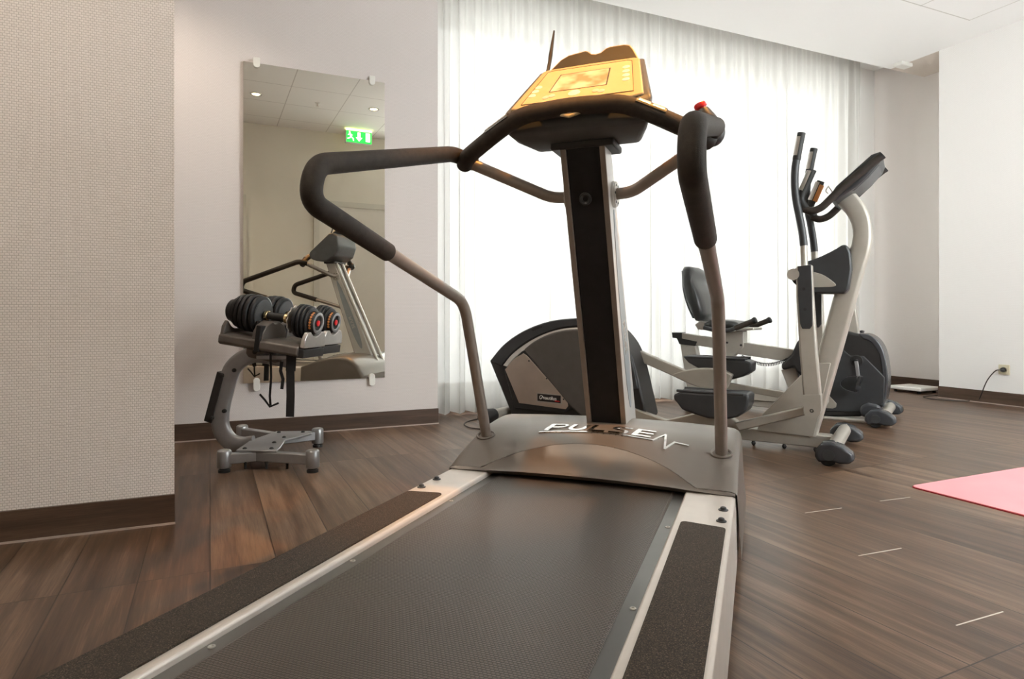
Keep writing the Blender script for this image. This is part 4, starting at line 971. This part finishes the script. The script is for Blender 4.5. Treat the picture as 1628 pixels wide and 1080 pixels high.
def dumb(y0, label, first):
    c0 = V((-1.160, y0, .736 if True else .7))
    f = lambda x, y, z: c0 + DX * x + DY * y + DZ * z
    # tray, a part of the stand
    tb = MB()
    sec = [(-.115, -.155), (-.115, -.118), (-.085, -.106), (.085, -.106), (.115, -.118), (.115, -.155), (.10, -.165), (-.10, -.165)]
    tb.loft([[f(x, y, z) for y, z in sec] for x in (-.235, .0, .19)])
    tray = tb.build('tray', M['tray'], sd_, bevel=.006)
    for x0, x1, cut_ in ((-.235, -.215, .088), (-.062, -.005, .035), (.194, .216, .066)):
        pts = [(-.105, -.12), (-.100, -.075), (-.080, -.045)] + [(cut_ * math.sin(a), -cut_ * math.cos(a)) for a in [math.radians(-50 + 100 * k / 10) for k in range(11)]] + [(.080, -.045), (.100, -.075), (.105, -.12)]
        MB().prism([f(x0, y, z) for y, z in pts], DX * (x1 - x0)).build('cradle', M['tray'] if x0 < .1 else M['silver'], tray, bevel=.004)  # end cradle made silver for the pale reflection on it
    MB().box(f, (-.035, -.010), (-.120, .120), (-.170, -.044)).build('tray_band', M['strap'], tray, bevel=.002)
    MB().box(f, (.16, .215), (-.10, .10), (-.168, -.125)).build('end_clip', M['black'], tray, bevel=.004)
    # the dumbbell
    t = thing('dumbbell', label, 'dumbbell', f(0, 0, -.09), 0, 'adjustable dumbbells on the stand')
    t['label'] = label
    MB().lathe(f(-.075, 0, 0), DX, [(0, .020), (.01, .017), (.05, .0185), (.09, .0205), (.13, .0185), (.165, .017), (.175, .020)], 26).build('handle', M['rubber'], t)
    for x in (-.068, .040, .065): MB().lathe(f(x, 0, 0), DX, [(0, .022), (.002, .024), (.014, .024), (.016, .022)], 26).build('brass_ring', M['brass'], t)
    for x, r, th in ((-.228, .070, .014), (-.209, .084, .016), (-.188, .091, .020), (-.163, .096, .022), (-.137, .097, .024), (-.108, .092, .022)):
        m = MB(); N = 40
        def rr(a): return r * (1 - .05 * max(0, -math.sin(a)) ** 4 + .02 * abs(math.sin(2 * a)))
        m.loft([[f(x + h, rr(2 * PI * k / N) * q * math.cos(2 * PI * k / N), rr(2 * PI * k / N) * q * math.sin(2 * PI * k / N)) for k in range(N)] for h, q in ((0, .93), (.003, .99), (.005, 1), (th - .005, 1), (th - .003, .99), (th, .93))])
        m.build('weight_plate', M['iron'], t, ang=50)
    MB().lathe(f(-.084, 0, 0), DX, [(0, .074), (.002, .076), (.006, .074), (.0065, .001)], 36).build('selector_disc', M['bluegrey'], t)
    MB().box(f, (-.080, -.064), (-.062, -.012), (-.075, -.030)).build('guard_block', M['black'], t, bevel=.006)
    MB().lathe(f(-.0765, -.030, -.040) , DX, [(0, .012), (.0015, .0118), (.0018, .001)], 20).build('badge', M['white'], t)
    tee = MB(); N = 48
    tee.loft([[f(.085 + h, (.066 + (.004 if k % 4 < 2 else -.002)) * q * math.cos(2 * PI * k / N), (.066 + (.004 if k % 4 < 2 else -.002)) * q * math.sin(2 * PI * k / N)) for k in range(N)] for h, q in ((0, .97), (.001, 1), (.006, 1), (.007, .97))])
    tee.build('toothed_disc', M['silver'], t, ang=30)
    MB().lathe(f(.094, 0, 0), DX, [(0, .040), (.022, .040)], 30).build('selector_hub', M['black'], t)
    for x, r, th in ((.118, .083, .018), (.140, .084, .016), (.160, .080, .014), (.178, .072, .012)):
        m = MB(); N = 40
        m.loft([[f(x + h, r * q * math.cos(2 * PI * k / N), r * q * math.sin(2 * PI * k / N)) for k in range(N)] for h, q in ((0, .94), (.003, 1), (th - .003, 1), (th, .94))])
        m.build('weight_plate', M['iron'], t, ang=50)
    for s, x in ((1, .190), (-1, -.228)):
        d = MB(); N = 40
        d.lathe(f(x, 0, 0), DX * s, [(0, .056), (.004, .058), (.026, .056), (.030, .050), (.031, .046), (.026, .044), (.022, .020), (.026, .018), (.026, .002)], 40)
        dl = d.build('selector_dial', M['black'], t, ang=30)
        MB().lathe(f(x + s * .0302, 0, 0), DX * s, [(0, .0525), (.0012, .051), (.0014, .040), (-.004, .036)], 40, cap=False).build('dial_ring', M['steel'], t)
        MB().lathe(f(x + s * .024, 0, 0), DX * s, [(0, .015), (.006, .0145), (.0075, .011), (.008, .001)], 20).build('dial_button', M['red'], t)
        if s < 0: continue
        nb = MB()
        for k in range(7):
            a = math.radians(150 + 14 * k) * 1; p = f(x + s * .013, .0575 * math.cos(a + .6), .0575 * math.sin(a - .75))
            nb.lathe(f(x + s * .013, .0572 * math.cos(a - .5), .0572 * math.sin(a - .5)), DY * math.cos(a - .5) + DZ * math.sin(a - .5), [(0, .006), (.0008, .006), (.001, .001)], 10)
        nb.build('dial_marks', M['orange'], t)  # rim marks tinted orange for the light they reflect
    return t
dumb(3.12, 'black adjustable dumbbell on the nearer tray of the stand', True)
dumb(3.43, 'black adjustable dumbbell on the farther tray, against the mirror', False)
def strap(pts, w, d, parent=sd_, y=1):
    P = [at(x, yy, d) for x, yy in pts]
    return MB().tube(P, 0, prof=[(-.0012, -w / 2), (.0012, -w / 2), (.0012, w / 2), (-.0012, w / 2)], up=V((0, -1, 0))).build('strap', M['strap'], parent)
strap([(462, 560), (461.5, 590), (462, 630), (461, 663)], .040, 3.06)
strap([(463, 562), (463, 575), (462, 590)], .047, 3.05)
strap([(430, 560), (431, 600), (429, 630), (430, 645)], .011, 3.10)
strap([(413, 627), (421, 636), (429, 647), (443, 641)], .010, 3.10)
strap([(448, 575), (446, 590), (450, 603), (448, 619)], .016, 3.16)
strap([(404, 566), (404, 578), (405, 583)], .020, 3.30)

# ------------------------------------------------------------------ yoga mat, scale, socket, cords
c0 = floor_at(1447, 775); e2 = RX; e1 = V((RX.y, -RX.x, 0)); mw_, ml_ = .62, 1.75
pts = []
for cx, cy, a0 in ((.03, .03, 180), (ml_ - .03, .03, 270), (ml_ - .03, mw_ - .03, 0), (.03, mw_ - .03, 90)):
    for k in range(6): a = math.radians(a0 + 90 * k / 5); pts.append((cx + .03 * math.cos(a), cy + .03 * math.sin(a)))
ym = MB().prism([c0 + e2 * x + e1 * y + ZX * .0035 for x, y in pts], ZX * .0035)
tag(ym.build('yoga_mat', M['pinkmat'], None, bevel=.001), 'pink yoga mat lying on the wooden floor at the right', 'yoga mat')
MB().prism([c0 + e2 * x + e1 * y for x, y in [(a + (a - ml_ / 2) * .003, b + (b - mw_ / 2) * .008) for a, b in pts]], ZX * .0034).build('underside', M['matred'], bpy.data.objects['yoga_mat'])
sc3 = thing('bathroom_scale', 'flat white scale on the floor against the alcove baseboard', 'scale', Q(6.01, 4.0, 0), math.atan2(RX.y, RX.x))
MB().box(Q, (5.86, 6.16), (3.86, 4.17), (.024, .058)).build('platform', M['white'], sc3, bevel=.010, seg=3)
for r in (5.90, 6.12):
    for l in (3.90, 4.13): MB().lathe(Q(r, l, 0), ZX, [(0, .014), (.025, .014)], 14).build('foot', M['rubber'], sc3)
ws = thing('wall_socket', 'cream wall socket low on the right wall', 'socket', Q(R_WALL, 3.129, .293), math.atan2(RX.y, RX.x))
def SK(x, y, o): return Q(R_WALL - o, 3.129 - x, .293 + y)
MB().box(lambda x, y, z: SK(x, y, z), (-.041, .041), (-.041, .041), (0, .011)).build('cover_plate', M['cream_plastic'], ws, bevel=.003)
MB().lathe(SK(0, 0, .011), -RX, [(0, .029), (.002, .029), (.003, .026), (-.004, .024)], 28).build('socket_well', M['cream_plastic'], ws)
pg = thing('power_cord', 'dark plug and cord running from the right wall socket down to the floor', 'cord', Q(R_WALL - .05, 3.129, 0), 0)
MB().lathe(SK(0, 0, .006), -RX, [(0, .017), (.020, .0185), (.034, .016), (.042, .009), (.05, .005)], 22).build('plug', M['rubber'], pg)
cp = [SK(0, 0, .052), SK(-.03, -.012, .075), SK(-.10, -.10, .06), SK(-.16, -.24, .045), V(floor_at(1553, 638)) + ZX * .006, floor_at(1530, 637.5, .005), floor_at(1500, 636, .005), floor_at(1478, 634, .005), floor_at(1468, 631, .005), floor_at(1480, 629.5, .005), floor_at(1491, 629, .005)]
MB().tube(catmull(cp, 6), .0042, 8).build('cord', M['cord'], pg)
lc = [floor_at(805, 672, .005), floor_at(780, 666, .005), floor_at(762, 666, .005), floor_at(745, 670, .005), floor_at(738, 674.5, .005), floor_at(745, 679.5, .005), floor_at(760, 682, .005), floor_at(785, 683, .005)]
tag(MB().tube(catmull(lc, 6), .004, 8).build('floor_cord', M['cord']), 'thin dark cord looped on the floor left of the treadmill hood', 'cord')
gc = [Q(2.0, 4.36, z) for z in (.005, .1, .3)]
tag(MB().box(Q, (5.70, 5.86), (3.93, 4.02), (H - .035, H)).build('ceiling_bracket', M['white'], None, bevel=.008), 'small white fitting at the ceiling edge by the alcove', 'bracket')

# ------------------------------------------------------------------ what the mirror shows: back wall, door, sign, ceiling lights
def back_pt(px, py, off=.0):
    def q(d): p = at(px, py, d); k = (p - mo).dot(mnor); return p - mnor * 2 * k
    l0, l1 = q(6).dot(LX), q(9).dot(LX); d = 6 + 3 * ((BACK_L + off) - l0) / (l1 - l0); return q(d)
dr0 = back_pt(507, 400).dot(RX)
def DP(x, y, z): return Q(dr0 + x, BACK_L + y, z)
door = struct('door_1', MB().box(DP, (0, .98), (.0, .03), (0, 2.16)), M['door'])
fr = MB().box(DP, (-.07, 0), (0, .045), (0, 2.23)); fr.box(DP, (.98, 1.05), (0, .045), (0, 2.23)); fr.box(DP, (0, .98), (0, .045), (2.16, 2.23))
fr.build('door_frame', M['frame'], door)
hnd = back_pt(545, 460).dot(RX) - dr0
MB().tube(fillet([DP(hnd, .03, 1.07), DP(hnd, .08, 1.07), DP(hnd + .12, .08, 1.07)], .015, 4), .010, 10).build('door_handle', M['silver'], door)
nt = back_pt(561, 382); nx_ = nt.dot(RX) - dr0
MB().box(DP, (nx_ - .15, nx_ + .15), (.03, .033), (nt.z - .09, nt.z + .09)).build('door_notice', M['paper'], door)
dl0 = back_pt(391, 400).dot(RX)
def DP2(x, y, z): return Q(dl0 - x, BACK_L + y, z)
d2 = struct('door_2', MB().box(DP2, (.07, .95), (0, .03), (0, 2.16)), M['door'])
MB().box(DP2, (0, .07), (0, .045), (0, 2.23)).build('door_frame', M['frame'], d2)
sgc = back_pt(570, 213, .30); sr, sz = sgc.dot(RX), min(sgc.z, H - .1)
sg = thing('exit_sign', 'lit green emergency exit sign high on the back wall, seen in the mirror', 'exit sign', Q(sr, BACK_L + .28, sz), math.atan2(RX.y, RX.x))
def SP(x, y, z): return Q(sr + x, BACK_L + .26 + z, sz + y)
MB().box(SP, (-.17, .17), (-.085, .085), (0, .06)).build('housing', M['white'], sg, bevel=.004)
for x in (-.12, .12): MB().box(SP, (x - .006, x + .006), (.08, H - sz), (.02, .032)).build('hanger', M['white'], sg)
MB().box(SP, (-.16, .16), (-.078, .070), (.06, .064)).build('green_face', M['green'], sg)
MB().box(SP, (-.165, .165), (.070, .092), (.01, .062)).build('light_tube', M['signglow'], sg)
pic = MB()
def poly2(pts): pic.prism([SP(-x, y, .064) for x, y in pts], LX * .002)
poly2([(-.14, -.055), (-.085, -.055), (-.085, .055), (-.14, .055)])                     # doorway
poly2([(-.018, .055), (.018, .055), (.018, -.01), (.042, -.01), (0, -.06), (-.042, -.01), (-.018, -.01)])   # arrow down
pic.ball(SP(-.118, .045, .066), .013, sz=1, sy=.2)
for a, b, w in (((.115, .03), (.10, -.01), .02), ((.10, -.01), (.075, -.03), .014), ((.075, -.03), (.07, -.06), .013), ((.10, -.01), (.125, -.03), .014), ((.125, -.03), (.15, -.035), .012), ((.115, .025), (.085, .01), .011), ((.115, .028), (.14, .01), .011)):
    d = (V((b[0], b[1], 0)) - V((a[0], a[1], 0))).normalized(); x, y = -d.y * w / 2, d.x * w / 2
    poly2([(a[0] + x, a[1] + y), (b[0] + x, b[1] + y), (b[0] - x, b[1] - y), (a[0] - x, a[1] - y)])
pic.build('pictogram', M['signwhite'], sg)
sk = refl(459 * .315 + 360, 164)
spk = thing('sprinkler', 'small white sprinkler head on the ceiling, seen in the mirror', 'sprinkler', sk)
MB().lathe(sk, -ZX, [(0, .028), (.006, .026), (.008, .010), (.04, .009), (.042, .018), (.046, .018), (.047, .001)], 20).build('head', M['white'], spk)
ceiling_light(refl(407, 150), 'recessed ceiling light at the left of the mirror reflection', SPOT_AMBER, AMB, 19, blend=.45, aim=T(0, 1.93, 1.50))
ceiling_light(refl(594, 174), 'recessed ceiling light by the exit sign in the mirror reflection', SPOT_AMBER * 1.15, AMB, 28, blend=.7, aim=T(-.12, 1.82, 1.0))
DAYW = (1.0, .86, .70)  # for two unseen lamps added to brighten the left of the room
ceiling_light(Q(-.9, 1.1, H), 'added unseen ceiling light brightening the woven wall at the left', SPOT_FILL * 1.3, DAYW, 140)
ceiling_light(Q(-.6, 3.3, H), 'added unseen fill light in the ceiling above the dumbbell stand', SPOT_FILL, DAYW, 130)
